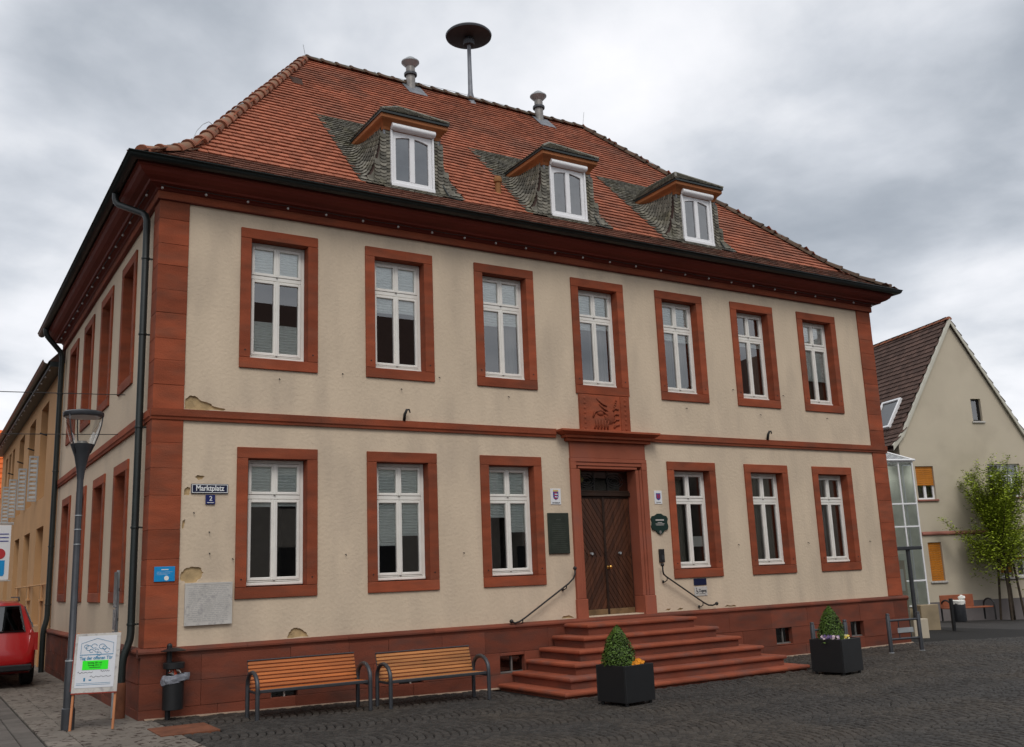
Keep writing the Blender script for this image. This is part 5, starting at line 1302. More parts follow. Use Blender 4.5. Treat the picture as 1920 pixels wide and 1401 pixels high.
flowers(fr2, [(-0.20, -0.02), (-0.14, -0.08), (-0.17, 0.03), (-0.12, -0.02)], 0.49, ['petal_purple', 'petal_pink'], 'purple and pink pansies in the planter by the two-post barrier', None, 43, 120, 0.045)
flowers(fr2, [(0.14, -0.08), (0.19, -0.04), (0.21, -0.01), (0.16, -0.1)], 0.475, ['petal_yellow', 'petal_cream'], 'pale yellow pansies in the planter by the two-post barrier', None, 45, 80, 0.035)

# hoop barriers
def barrier(a, b, label, plate=False):
    A = Vector((a[0], a[1], gz(a[0]))); B = Vector((b[0], b[1], gz(b[0])))
    t = thing('barrier', label, 'barrier', tuple((A + B) / 2), 'grey two-post barriers by the town hall')
    for P in (A, B):
        m = MB(); m.lathe([(0.038, 0), (0.038, 0.66), (0.03, 0.672), (0.03, 0.685), (0.036, 0.69), (0.03, 0.71), (0.0, 0.715)], 14, tuple(P)); m.build('post', 'steel_grey', t, smooth='auto')
        m = MB(); m.lathe([(0.055, 0.0), (0.055, 0.012), (0.04, 0.018)], 14, tuple(P)); m.build('foot_plate', 'galv', t, smooth='auto')
    for z in (0.58, 0.245):
        m = MB(); m.tube([A + Vector((0, 0, z)), B + Vector((0, 0, z))], 0.02, 8); m.build('rail', 'steel_grey', t, smooth='auto')
    if plate:
        d = (B - A).normalized(); f = Frame(A, d, (-d.y, d.x, 0)); m = MB(f); m.cbox(0.20, 0.58, -0.012, -0.002, 0.35, 0.44, 0.003); m.build('name_plate', 'galv', t)
        
        for u in (0.24, 0.52): m = MB(f); m.box(u, u + 0.015, 0.0, 0.012, 0.26, 0.57); m.build('plate_bracket', 'steel_grey', t)
barrier((10.32, -1.66), (11.08, -1.70), 'grey two-post barrier half hidden behind a planter')
barrier((12.83, -1.22), (13.56, -1.33), 'grey two-post barrier with a small name plate at the building end', True)

# ================================================================== annex along the side street
AX = Frame((-0.03, 0, 0), (0, 1, 0), (1, 0, 0))
anx = thing('annex', 'ochre plastered rear annex with tall window recesses behind the town hall', 'building', (3, 18, -0.9))
UPW = [(12.2, 13.75), (15.05, 16.6), (18.0, 19.55), (21.1, 21.9), (22.4, 23.2), (23.7, 24.5)]; LOW = [(11.9, 13.4), (14.9, 16.4), (17.75, 19.2), (20.8, 22.2)]
rects = [(a, b, 3.0, 5.32) for a, b in UPW] + [(a, b, 0.0, 2.29) for a, b in LOW]
m = wall_mesh(AX, 26.0, 5.75, rects, [], 0.32, 0.0, z0=-1.0, u_lo=9.83); m.build('wall', 'annex_plaster', anx)
for a, b, z0, z1 in rects:
    m = MB(AX); m.add([(a, 0.27, z0), (b, 0.27, z0), (b, 0.27, z1), (a, 0.27, z1)], [(0, 1, 2, 3)]); wn = m.build('window', 'glass_dark', anx)
    m = MB(AX)
    for p, q in ((a, a + 0.06), (b - 0.06, b), ((a + b) / 2 - 0.04, (a + b) / 2 + 0.04)): m.box(p, q, 0.24, 0.268, z0, z1)
    m.build('frame', 'annex_plaster', wn)
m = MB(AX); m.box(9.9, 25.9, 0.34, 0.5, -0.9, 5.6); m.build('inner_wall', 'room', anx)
m = MB(); m.add([(-0.33, 9.84, 5.78), (-0.33, 26.4, 5.78), (2.6, 26.4, 9.0), (2.6, 9.84, 9.0), (5.6, 26.4, 5.78), (5.6, 9.84, 5.78)], [(0, 1, 2, 3), (3, 2, 4, 5), (0, 3, 5), (1, 4, 2), (0, 5, 4, 1)]); rf = m.build('roof', 'tile_dark', anx)
m = MB(); m.box(-0.30, 0.1, 9.84, 26.3, 5.66, 5.775); m.build('eaves', 'gutter_metal', anx)
gutter([(-0.36, 26.4, 5.80), (-0.36, 9.84, 5.80)], 0.075, 'gutter', anx)
for a, b in UPW[:4]:
    f = Frame((-0.04, b + 0.02, 3.0), (-1, 0, 0), (0, 1, 0)); m = MB(f)
    for p, q in ((0.0, 0.03), (0.18, 0.21)): m.box(p, q, 0, 0.035, 0.0, 1.15)
    m.box(0.03, 0.18, 0, 0.035, 0.0, 0.05); m.box(0.03, 0.18, 0, 0.035, 1.10, 1.15); sh = m.build('shutter', 'shutter', anx)
    for k in range(9): m = MB(f); z = 0.07 + k * 0.113; m.add([(0.03, 0.0, z), (0.18, 0.0, z), (0.18, 0.035, z + 0.06), (0.03, 0.035, z + 0.06), (0.03, 0.0, z + 0.02), (0.18, 0.0, z + 0.02), (0.18, 0.035, z + 0.08), (0.03, 0.035, z + 0.08)], [(0, 1, 2, 3), (4, 5, 6, 7), (0, 1, 5, 4), (3, 2, 6, 7)]); m.build('louvre', 'shutter', sh)
    m = MB(); m.tube([(-0.04, a - 0.05, 4.45), (-0.20, a - 0.05, 4.5)], 0.02, 6); m.build('shutter_stay', 'iron', anx)
m = MB(); m.tube([(-0.07, 9.95, 0.93), (-0.07, 17.5, 0.90)], 0.018, 6)
for y in (11.15, 13.95, 16.9): m.tube([(-0.07, y, 0.92), (-0.07, y, -0.85)], 0.025, 6); m.box(-0.12, -0.03, y - 0.12, y + 0.12, 0.57, 0.61)
m.build('service_pipes', 'annex_plaster', anx)
t = thing('string_lights', 'string of small bulbs along the eaves of the ochre annex', 'string lights', (-0.3, 18, 5.6))
m = MB(); m.tube([(-0.28, 10.0 + 0.4 * i, 5.63 - (0.01 if i % 2 else 0)) for i in range(41)], 0.006, 4); m.build('cable', 'wire', t)
for i in range(21): piece(bm_, 'bulb', t, Matrix.Translation((-0.28, 10.0 + 0.8 * i, 5.60)))

# overhead wires across the side street
for (y, z, lab) in ((2.18, 3.67, 'thin overhead wire fixed to the side wall under an upper window'), (2.35, 3.08, 'thin overhead wire fixed to the side wall at the string course')):
    m = MB(); m.tube([(lerp(0.0, -9.3, k / 12), y - 0.15 * k / 12, z - 0.26 * (k / 12) - 0.12 * 4 * (k / 12) * (1 - k / 12) * 0.2) for k in range(13)], 0.0065, 5); solo(m, 'overhead_wire', 'wire', lab, 'wire', 'overhead wires')

# red people carrier parked beside the annex
cx0, cy0, cz0 = -1.50, 6.05, -0.846
car = thing('parked_car', 'red people carrier parked tail first beside the ochre annex', 'car', (cx0, cy0 + 2.2, cz0))
ST = [  # y, [(halfwidth, z) ...] from sill to roof centre
    (0.00, [(0.62, 0.34), (0.74, 0.36), (0.80, 0.48), (0.80, 0.62), (0.76, 0.66)], 0),
]
def sec(y, hw, zlo, zbelt, ztop, top):
    return [(hw * 0.90, y, zlo), (hw * 0.985, y, zlo + 0.10), (hw, y, (zlo + zbelt) / 2), (hw * 0.985, y, zbelt - 0.05), (hw * 0.955, y, zbelt), (lerp(hw * 0.955, top, 0.55), y, lerp(zbelt, ztop, 0.55)), (top + 0.03, y, ztop - 0.07), (top - 0.05, y, ztop - 0.015), (top * 0.5, y, ztop), (0, y, ztop + 0.006)]
stations = [sec(-0.10, 0.72, 0.34, 0.50, 0.58, 0.60), sec(-0.06, 0.80, 0.30, 0.54, 0.66, 0.70), sec(0.02, 0.845, 0.28, 0.72, 0.90, 0.72), sec(0.08, 0.865, 0.26, 0.92, 1.02, 0.74),
            sec(0.20, 0.875, 0.24, 0.94, 1.32, 0.66), sec(0.30, 0.88, 0.22, 0.945, 1.42, 0.64), sec(0.45, 0.885, 0.22, 0.945, 1.455, 0.64), sec(1.2, 0.89, 0.22, 0.94, 1.48, 0.65), sec(2.3, 0.89, 0.22, 0.93, 1.45, 0.63), sec(3.0, 0.88, 0.22, 0.92, 1.12, 0.68), sec(3.3, 0.87, 0.22, 0.88, 0.95, 0.70), sec(4.1, 0.80, 0.25, 0.74, 0.78, 0.62), sec(4.35, 0.65, 0.30, 0.55, 0.60, 0.5)]
m = MB(); V = []; F = []; ns = len(stations); k_ = len(stations[0])
for s_ in stations:
    V += [(cx0 + x, cy0 + y, cz0 + z) for x, y, z in s_] + [(cx0 - x, cy0 + y, cz0 + z) for x, y, z in s_[::-1]]
tt = 2 * k_
for i in range(ns - 1):
    for k in range(tt - 1): F.append((i * tt + k, (i + 1) * tt + k, (i + 1) * tt + k + 1, i * tt + k + 1))
    F.append((i * tt + tt - 1, (i + 1) * tt + tt - 1, (i + 1) * tt, i * tt))
F.append(tuple(range(tt))); F.append(tuple(range((ns - 1) * tt, ns * tt))[::-1])
m.add(V, F); m.build('body', 'car_red', car, smooth='auto')
def cq(pts, name, mt, par=car, th=0.012):
    m = MB(); n = len(pts); A = [Vector((cx0 + x, cy0 + y, cz0 + z)) for x, y, z in pts]; nn = (A[1] - A[0]).cross(A[2] - A[0]).normalized() * th
    m.add([a for a in A] + [a + nn for a in A], [tuple(range(n))[::-1], tuple(range(n, 2 * n))] + [(i, (i + 1) % n, (i + 1) % n + n, i + n) for i in range(n)], raw=True); return m.build(name, mt, par)
cq([(-0.66, 0.015, 0.96), (0.66, 0.015, 0.96), (0.575, 0.205, 1.37), (-0.575, 0.205, 1.37)], 'rear_window', 'glass_dark', th=0.02)
cq([(-0.69, 0.035, 0.94), (0.69, 0.035, 0.94), (0.60, 0.225, 1.39), (-0.60, 0.225, 1.39)], 'window_surround', 'black_plastic', th=0.012)
for sx in (-1, 1):
    m = MB(); m.add([(cx0 + sx * 0.70, cy0 + 0.035, cz0 + 0.62), (cx0 + sx * 0.865, cy0 + 0.12, cz0 + 0.62), (cx0 + sx * 0.875, cy0 + 0.16, cz0 + 0.92), (cx0 + sx * 0.74, cy0 + 0.08, cz0 + 0.92), (cx0 + sx * 0.70, cy0 - 0.005, cz0 + 0.62), (cx0 + sx * 0.895, cy0 + 0.02, cz0 + 0.62), (cx0 + sx * 0.895, cy0 + 0.08, cz0 + 0.92), (cx0 + sx * 0.74, cy0 + 0.045, cz0 + 0.92)], [(4, 5, 6, 7), (0, 1, 5, 4), (1, 2, 6, 5), (2, 3, 7, 6), (3, 0, 4, 7)]); m.build('tail_light', 'lamp_red', car)
    for y in (0.72, 3.4):
        m = MB(); m.lathe([(0.19, -0.09), (0.27, -0.10), (0.30, -0.07), (0.30, 0.07), (0.27, 0.10), (0.19, 0.09)], 24, (0, 0, 0)); m.v = [Vector((cx0 + sx * (0.80) + v.z, cy0 + y + v.x, cz0 + 0.30 + v.y)) for v in m.v]; wh = m.build('wheel', 'rubber', car, smooth='auto')
        m = MB(); m.lathe([(0.0, 0.085), (0.05, 0.09), (0.18, 0.075), (0.19, 0.05)], 20, (0, 0, 0), cap=False); m.v = [Vector((cx0 + sx * (0.80 + v.z), cy0 + y + v.x, cz0 + 0.30 + v.y)) for v in m.v]; m.build('rim', 'galv', wh, smooth=True)
    m = MB(); m.ball((cx0 + sx * 0.98, cy0 + 2.75, cz0 + 0.98), 0.10, 10, 6, (0.9, 0.6, 0.8)); m.build('mirror', 'black_plastic', car, smooth=True)
    m = MB(); m.tube([(cx0 + sx * 0.60, cy0 + 0.55, cz0 + 1.47), (cx0 + sx * 0.60, cy0 + 0.65, cz0 + 1.53), (cx0 + sx * 0.60, cy0 + 2.1, cz0 + 1.53)], 0.014, 6); m.build('roof_rail', 'black_plastic', car)
    cq([(sx * 0.845, 0.50, 0.99), (sx * 0.84, 2.6, 0.98), (sx * 0.70, 2.25, 1.36), (sx * 0.70, 0.62, 1.37)][::sx], 'side_window', 'glass_dark', th=0.015)
m = MB(); m.cbox(cx0 - 0.80, cx0 + 0.80, cy0 - 0.16, cy0 - 0.05, cz0 + 0.29, cz0 + 0.40, 0.02); m.build('bumper', 'black_plastic', car)
m = MB(); m.cbox(cx0 - 0.26, cx0 + 0.26, cy0 - 0.085, cy0 - 0.03, cz0 + 0.63, cz0 + 0.74, 0.003); pl = m.build('number_plate', 'sign_white', car)
text('DI  A 999', 0.10, Frame((cx0, cy0, cz0), (1, 0, 0), (0, 1, 0)), 0.0, -0.0875, 0.685, 'ink', pl, sx=0.82, bold=0.001)

# information banner
t = thing('information_banner', 'white hanging information banner with a red dotted blue letter i', 'banner', (-2.05, 4.0, -0.85))
m = MB(); m.tube([(-2.05, 4.0, -0.85), (-2.05, 4.0, 2.1)], 0.03, 10); m.build('pole', 'galv', t, smooth='auto')
for z in (1.85, 1.83, 0.955): m = MB(); m.tube([(-2.05, 4.0, z), (-1.27, 4.0, z)], 0.008, 6); m.build('arm', 'galv', t)
m = MB(); m.cbox(-1.585, -1.30, 3.995, 4.005, 0.97, 1.815, 0.002); m.build('panel', 'sign_white', t)
BF = Frame((0, 4.0, 0))
m = MB(BF); m.prism([(-1.443 + 0.082 * math.cos(a * math.pi / 12), 1.37 + 0.082 * math.sin(a * math.pi / 12)) for a in range(24)], -0.010, -0.006); m.build('red_dot', 'crest_red', t)
m = MB(BF); m.prism([(-1.52, 1.27), (-1.365, 1.27), (-1.365, 1.06), (-1.38, 1.03), (-1.52, 1.03)], -0.010, -0.006); m.build('blue_stem', 'sign_blue', t)
for k in range(3): m = MB(BF); m.box(-1.555, -1.33, -0.010, -0.006, 1.67 - k * 0.055, 1.684 - k * 0.055); m.build('text_line', 'crest_blue', t)

# orange-roofed house at the end of the side street
t = thing('orange_roof_house', 'house with bright orange tiled roof at the end of the side street', 'house', (-3.5, 37, -0.9))
m = MB(); m.box(-9, 3, 33.5, 41, -0.9, 4.2); m.build('wall', 'house_plaster', t)
m = MB(); m.add([(-9.3, 33, 4.0), (3.3, 33, 4.0), (3.3, 37.2, 8.0), (-9.3, 37.2, 8.0), (3.3, 41.4, 4.0), (-9.3, 41.4, 4.0)], [(0, 1, 2, 3), (3, 2, 4, 5), (1, 4, 2), (0, 3, 5)]); rf = m.build('roof', 'roof_deck', t)
big_v = [(x * 1.7, y * 2.2, z * 1.4) for x, y, z in tile_v]
inst(big_v, tile_f, slope((-9.3, 33, 4.0), (1, 0, 0), (0, 4.2, 4.0), (0, 0), (12.6, 12.6), 5.8, tw=0.31, tc=0.36)).build('tiles', 'orange_tile', rf, kind='stuff')

# ================================================================== gabled house on the square
P0 = Vector((28.96, 8.36, 0)); th = R(-17); U = Vector((math.cos(th), math.sin(th), 0)); Nn = Vector((-U.y, U.x, 0))
HF = Frame(P0, U, Nn)
hs = thing('gabled_house', 'cream gabled house with steep brown tiled roof and orange roller blinds', 'house', tuple(HF.p(1.16, 4, -1.45)))
ap, uL, uR, zA, zE_ = 1.16, -1.62, 3.94, 9.36, 4.9
slp = 1.64
HW = [(-1.06, -0.31, 2.78, 3.97), (2.02, 3.44, 2.81, 4.02), (1.69, 2.12, 5.62, 6.46), (-0.93, -0.37, -0.08, 1.26), (2.72, 3.5, -0.06, 0.63), (1.98, 2.5, -0.07, 0.80)]
outer = [(uL, -1.7), (uR, -1.7), (uR, zE_), (ap, zA), (uL, zE_)]
m = MB(HF); holes = [[(a, c_), (a, d), (b, d), (b, c_)] for a, b, c_, d in HW]
loops = [[Vector((u, z, 0)) for u, z in l] for l in [outer] + holes]; flat = [p for l in loops for p in l]
fs = []
for tr in tessellate_polygon(loops):
    a, b, c_ = (flat[i] for i in tr); fs.append(tuple(tr) if (b - a).cross(c_ - a).z > 0 else tuple(tr)[::-1])
m.add([(p.x, 0, p.y) for p in flat], fs)
for h in holes:
    for i in range(4): p, q = h[i], h[(i + 1) % 4]; m.add([(p[0], 0, p[1]), (q[0], 0, q[1]), (q[0], 0.2, q[1]), (p[0], 0.2, p[1])], [(0, 1, 2, 3)])
m.box(uL, uL + 0.2, 0.003, 9.0, -1.7, zE_); m.box(uR - 0.2, uR, 0.003, 9.0, -1.7, zE_); m.box(uL + 0.21, uR - 0.21, 8.8, 9.0, -1.7, zE_)
m.build('wall', 'house_plaster', hs)
m = MB(HF); m.box(uL + 0.25, uR - 0.25, 0.8, 0.9, -1.6, 7.2 if False else zE_); m.box(1.3, 2.5, 0.8, 0.85, 5.4, 6.6); m.build('inner_wall', 'room', hs)
m = MB(HF); m.box(uL - 0.02, uR + 0.02, -0.03, 0.0, -1.7, -0.80); m.build('plinth', 'house_plinth', hs)
m = MB(HF); m.add([(-1.12, 0, 1.50), (uR, 0, 1.50), (uR, -0.07, 1.53), (-1.12, -0.07, 1.53), (uR, -0.07, 1.57), (-1.12, -0.07, 1.57), (uR, 0, 1.64), (-1.12, 0, 1.64)], [(0, 1, 2, 3), (3, 2, 4, 5), (5, 4, 6, 7), (0, 3, 5, 7)]); m.build('drip_ledge', 'house_trim', hs)
for i, (a, b, c_, d) in enumerate(HW):
    m = MB(HF); fw = 0.06
    m.box(a, a + fw, 0.10, 0.16, c_, d); m.box(b - fw, b, 0.10, 0.16, c_, d); m.box(a + fw, b - fw, 0.10, 0.16, c_, c_ + fw); m.box(a + fw, b - fw, 0.10, 0.16, d - fw, d)
    um = (a + b) / 2
    if i != 2: m.box(um - 0.05, um + 0.05, 0.098, 0.158, c_ + fw, d - fw)
    if i == 1:
        m.box(a + fw, b - fw, 0.105, 0.155, d - 0.45, d - 0.41)
        for uu in (lerp(a, um, 0.5), lerp(um, b, 0.5)): m.box(uu - 0.02, uu + 0.02, 0.107, 0.15, c_ + fw, d - 0.45)
    wn = m.build('window', 'white_plastic' if i != 2 else 'iron', hs)
    m = MB(HF); m.add([(a, 0.13, c_), (b, 0.13, c_), (b, 0.13, d), (a, 0.13, d)], [(0, 1, 2, 3)]); m.build('pane', 'glass', wn)
    m = MB(HF); m.cbox(a - 0.06, b + 0.06, -0.06, 0.09, c_ - 0.07, c_ - 0.004, 0.008); m.build('sill', 'house_trim' if i < 2 else 'plaque_stone', wn)
    fr_b = {0: 0.58, 3: 1.0, 5: 0.8}.get(i, 0)
    if i == 4: fr_b = 0.12
    if fr_b:
        zb_ = lerp(d, c_, fr_b); n = max(2, int((d - zb_) / 0.075))
        for k in range(n): m = MB(HF); z = lerp(d, zb_, (k + 1) / n); m.cbox(a + 0.01, b - 0.01, 0.055, 0.075, z + 0.003, z + (d - zb_) / n - 0.003, 0.004); m.build('blind_slat', 'orange_blind', wn)
    else:
        m = MB(HF)
        if i == 1: m.box(a, b, 0.22, 0.23, c_ + 0.5, d); m.build('curtain', 'curtain', wn)
# roof of the gabled house
ovr = 0.10
def hroof(u0, z0, side):
    out_ = []
    e_ = -Nn if side < 0 else Nn
    fl_u, fl_z = ap + side * 2.60, zA + 0.12 - 2.60 * slp
    O = HF.p(fl_u, 9.2 if side < 0 else -ovr + 0.08, fl_z); s_ = (HF.p(ap, 0, zA + 0.12) - HF.p(fl_u, 0, fl_z)); T = s_.length
    ms = slope(O, e_, s_, (0, 0), (9.1 + ovr, 9.1 + ovr), T, tw=0.24, tc=0.21)
    O2 = HF.p(ap + side * 3.10, 9.2 if side < 0 else -ovr + 0.08, fl_z - 0.52); s2 = HF.p(fl_u, 0, fl_z) - HF.p(ap + side * 3.10, 0, fl_z - 0.52)
    return ms + slope(O2, e_, s2, (0, 0), (9.2 + ovr, 9.2 + ovr), s2.length, tw=0.24, tc=0.21)
zt_ = zA + 0.10; fz = zt_ - 2.60 * slp
pts = [(ap - 3.10, fz - 0.52), (ap - 2.60, fz), (ap, zt_), (ap + 2.60, fz), (ap + 3.10, fz - 0.52)]
m = MB(HF); V = [(u, -ovr, z) for u, z in pts] + [(u, 9.2, z) for u, z in pts] + [(u, -ovr, z - 0.14) for u, z in pts] + [(u, 9.2, z - 0.14) for u, z in pts]
F = []
for i in range(4): F += [(i, i + 1, i + 6, i + 5), (10 + i, 15 + i, 16 + i, 11 + i), (i, 10 + i, 11 + i, i + 1), (5 + i, 6 + i, 16 + i, 15 + i)]
m.add(V, F); rf = m.build('roof', 'roof_deck', hs)
tl = sorted(hroof(0, 0, -1) + hroof(0, 0, 1), key=lambda M: (M.translation - CAM).length)
tvb = [(x * 1.33, y * 1.35, z * 1.3) for x, y, z in tile_v]
inst(tvb, tile_f, tl).build('tiles', 'tile_dark', rf, kind='stuff')
for side in (-1, 1):     # verge boards
    m = MB(HF); q = [(ap, zt_ + 0.07), (ap + side * 2.60, fz + 0.07), (ap + side * 3.10, fz - 0.45)]
    for (a, b) in zip(q[:-1], q[1:]):
        m.add([(a[0], -ovr - 0.03, a[1] - 0.02), (b[0], -ovr - 0.03, b[1] - 0.02), (b[0], -ovr - 0.03, b[1] - 0.21), (a[0], -ovr - 0.03, a[1] - 0.21), (a[0], 0.0, a[1] - 0.21), (b[0], 0.0, b[1] - 0.21), (a[0], -ovr + 0.10, a[1] - 0.02), (b[0], -ovr + 0.10, b[1] - 0.02)], [(0, 1, 2, 3), (3, 2, 5, 4), (0, 6, 7, 1)])
    m.build('verge_board', 'verge', rf)
a = HF.p(ap, -ovr, zt_ + 0.02); b = HF.p(ap, 9.2, zt_ + 0.02); d = b - a
n = 22
for i in range(n):
    P = a + d * (i / n); x = Nn.cross(Vector((0, 0, 1))).normalized(); M = Matrix(((x.x, Nn.x, 0, P.x), (x.y, Nn.y, 0, P.y), (x.z, Nn.z, 1, P.z), (0, 0, 0, 1))); piece(cme, 'ridge_tile', rf, M)
m = MB(HF); m.cbox(0.3, 1.0, 7.6, 8.3, 7.5, 9.85, 0.01); m.build('chimney', 'chimney', rf)
# roof window
f2 = Frame(HF.p(ap - 2.60, 0, fz), Nn, Vector((0, 0, 1)).cross(U) , (HF.p(ap, 0, zt_) - HF.p(ap - 2.60, 0, fz)))
f2 = Frame(HF.p(ap - 2.60, 0, fz), Nn, (f2.w.cross(Nn)) if f2.w.cross(Nn).z < 0 else -(f2.w.cross(Nn)), f2.w)
m = MB(f2); m.cbox(0.75, 0.83, -0.16, 0.0, 0.3, 1.6, 0.01); m.cbox(1.8, 1.88, -0.16, 0.0, 0.3, 1.6, 0.01); m.cbox(0.83, 1.8, -0.16, 0.0, 0.3, 0.38, 0.01); m.cbox(0.83, 1.8, -0.16, 0.0, 1.52, 1.6, 0.01); sk = m.build('roof_window', 'white_plastic', rf)
m = MB(f2); m.box(0.83, 1.8, -0.10, -0.09, 0.38, 1.52); m.build('pane', 'glass_dark', sk)

# far house beyond the gable
t = thing('far_house', 'brown roofed house peeping out behind the gabled house', 'house', tuple(HF.p(9.5, 16, -1.6)))
m = MB(HF); m.box(6.2, 14, 14, 20, -1.7, 5.6); m.build('wall', 'house_plaster', t)
m = MB(HF); m.add([(5.6, 13.6, 5.4), (14.4, 13.6, 5.4), (14.4, 17, 7.9), (5.6, 17, 7.9), (14.4, 20.4, 5.4), (5.6, 20.4, 5.4)], [(0, 1, 2, 3), (3, 2, 4, 5), (1, 4, 2), (0, 3, 5)]); rf = m.build('roof', 'roof_deck', t)
O = HF.p(5.6, 13.6, 5.4); inst(big_v, tile_f, slope(O, U, HF.p(0, 17, 7.9) - HF.p(0, 13.6, 5.4), (0, 0), (8.8, 8.8), 4.2, tw=0.31, tc=0.33)).build('tiles', 'tile', rf, kind='stuff')

# ------------------------------------------------------------------ glazed stair tower
t = thing('glass_stair_tower', 'white framed glazed stair tower with a glass pyramid roof', 'stair tower', (21.0, 5.0, -1.2))
GF = Frame(Vector((21.70, 4.28, 0)), U, Nn)      # u runs to the right; the tower lies at u<0
us = [0.0, -0.46, -0.92, -1.38, -1.84]; zs_ = [-0.56, 0.12, 1.62, 2.26, 3.46]
m = MB(GF); m.box(-1.9, 0.06, -0.06, 2.0, -1.3, -0.62); m.build('base', 'sandblock', t)
for u in us:
    for d in (0.0, 1.85): m = MB(GF); m.cbox(u - 0.022, u + 0.022, d - 0.022, d + 0.022, -0.62, 3.46, 0.004); m.build('mullion', 'white_plastic', t)
for d in (0.46, 0.92, 1.38):
    for u in (0.0, -1.84): m = MB(GF); m.cbox(u - 0.022, u + 0.022, d - 0.022, d + 0.022, -0.62, 3.46, 0.004); m.build('mullion', 'white_plastic', t)
for z in zs_:
    m = MB(GF); m.cbox(-1.84, 0.0, -0.026, 0.026, z - 0.022, z + 0.022, 0.004); m.build('transom', 'white_plastic', t)
    m = MB(GF); m.cbox(-1.84, 0.0, 1.824, 1.876, z - 0.022, z + 0.022, 0.004); m.build('transom', 'white_plastic', t)
    for u in (0.0, -1.84): m = MB(GF); m.cbox(u - 0.026, u + 0.026, 0.0, 1.85, z - 0.022, z + 0.022, 0.004); m.build('transom', 'white_plastic', t)
for i in range(4):
    for k in range(4):
        m = MB(GF); m.add([(us[i + 1], 0, zs_[k]), (us[i], 0, zs_[k]), (us[i], 0, zs_[k + 1]), (us[i + 1], 0, zs_[k + 1])], [(0, 1, 2, 3)]); m.build('pane', 'glass_clear', t)
        m = MB(GF); y0_, y1_ = 0.4625 * i, 0.4625 * (i + 1); m.add([(0, y0_, zs_[k]), (0, y1_, zs_[k]), (0, y1_, zs_[k + 1]), (0, y0_, zs_[k + 1])], [(0, 1, 2, 3)]); m.build('pane', 'glass_clear', t)
apx = (-0.92, 0.92, 4.05); cor = [(-1.9, -0.06, 3.5), (0.06, -0.06, 3.5), (0.06, 1.9, 3.5), (-1.9, 1.9, 3.5)]
for i in range(4):
    m = MB(GF); m.add([cor[i], cor[(i + 1) % 4], apx], [(0, 1, 2)]); m.build('roof_pane', 'glass_clear', t)
    m = MB(GF); m.tube([cor[i], apx], 0.028, 6); m.tube([tuple(lerp(cor[i][q], cor[(i + 1) % 4][q], 0.5) for q in range(3)), apx], 0.02, 6); m.tube([cor[i], cor[(i + 1) % 4]], 0.035, 6); m.build('roof_bar', 'white_plastic', t)
m = MB(GF)     # spiral stair wall inside
V = []; n = 14
for i in range(n + 1): a = R(-60 + 200 * i / n); V += [(-0.75 + 0.45 * math.cos(a), 1.2 + 0.45 * math.sin(a), -0.6 + 0.0), (-0.75 + 0.45 * math.cos(a), 1.2 + 0.45 * math.sin(a), 3.3)]
m.add(V, [(2 * i, 2 * i + 2, 2 * i + 3, 2 * i + 1) for i in range(n)]); m.build('stair_core', 'tower_wall', t, smooth=True)
m = MB(GF); m.box(-1.80, -0.05, 0.60, 0.65, -0.6, 3.4); m.build('rear_wall', 'tower_wall', t)

m = MB(HF); 
m = MB(Frame((21.05, 3.95, 0), (0.956, -0.292, 0), (0.292, 0.956, 0))); m.cbox(-0.15, 0.42, -0.02, 0.26, -1.22, -0.52, 0.012); solo(m, 'sandstone_block', 'sandblock', 'beige sandstone block at the foot of the glass stair tower', 'stone block')

# display shelter at the end of the town hall
t = thing('display_shelter', 'dark flat roofed glazed display shelter at the town hall corner', 'shelter', (17.3, 1.9, -1.05))
SF = Frame((17.46, 1.61, 0), U, Nn)
m = MB(SF); m.tube([(0, 0, -1.04), (0, 0, 0.96)], 0.05, 10); m.build('post', 'steel_grey', t, smooth='auto')
m = MB(SF); m.cbox(-1.7, 0.33, -0.10, 0.75, 0.94, 1.02, 0.01); m.build('roof_slab', 'steel_grey', t)
m = MB(SF); m.tube([(-1.5, 0.02, -1.0), (-1.5, 0.02, 0.95)], 0.05, 10); m.build('post', 'steel_grey', t, smooth='auto')
m = MB(SF); m.add([(-1.45, 0.0, -0.7), (-0.06, 0.0, -0.7), (-0.06, 0.0, 0.85), (-1.45, 0.0, 0.85)], [(0, 1, 2, 3)]); m.build('glass_front', 'glass_clear', t)
m = MB(SF); m.box(-1.45, -0.06, 0.10, 0.12, -0.7, 0.7); m.build('back_panel', 'house_plaster', t)
for k in range(3): m = MB(SF); m.box(-0.42 - 0.4 * k, -0.12 - 0.4 * k, 0.09, 0.097, 0.0, 0.5); m.build('notice', 'paper', t)
m = MB(SF); m.cbox(-1.45, -0.02, -0.06, 0.14, -0.80, -0.71, 0.01); m.build('bottom_rail', 'steel_grey', t)
m = MB(SF); m.cbox(-0.40, -0.02, -0.45, -0.25, -1.1, -0.62, 0.01); solo(m, 'low_wall_stub', 'house_plaster', 'pale plastered low wall stub behind the two-post barrier', 'low wall')

# bench and bin in front of the gabled house
BFm = Frame(Vector((26.2, 7.05, -1.35)) + U * 0.30, U, Nn)
t = thing('park_bench', 'bench with a solid red brown back in front of the gabled house', 'bench', tuple(BFm.p(0.9, 0.2, 0)))
m = MB(BFm); m.cbox(0.0, 1.30, 0.45, 0.49, 0.42, 0.84, 0.01); m.build('backrest', 'bench_brown', t)
m = MB(BFm); m.cbox(0.02, 1.75, 0.02, 0.44, 0.40, 0.44, 0.008); m.build('seat', 'bench_brown', t)
for u in (0.05, 1.72):
    m = MB(BFm); m.tube([(u, 0.0, 0.0), (u, 0.0, 0.45)] + [(u, 0.25 - 0.25 * math.cos(a * math.pi / 8), 0.48 + 0.20 * math.sin(a * math.pi / 8)) for a in range(1, 8)] + [(u, 0.5, 0.45), (u, 0.5, 0.0)], 0.03, 8); m.build('leg_arch', 'iron', t, smooth='auto')
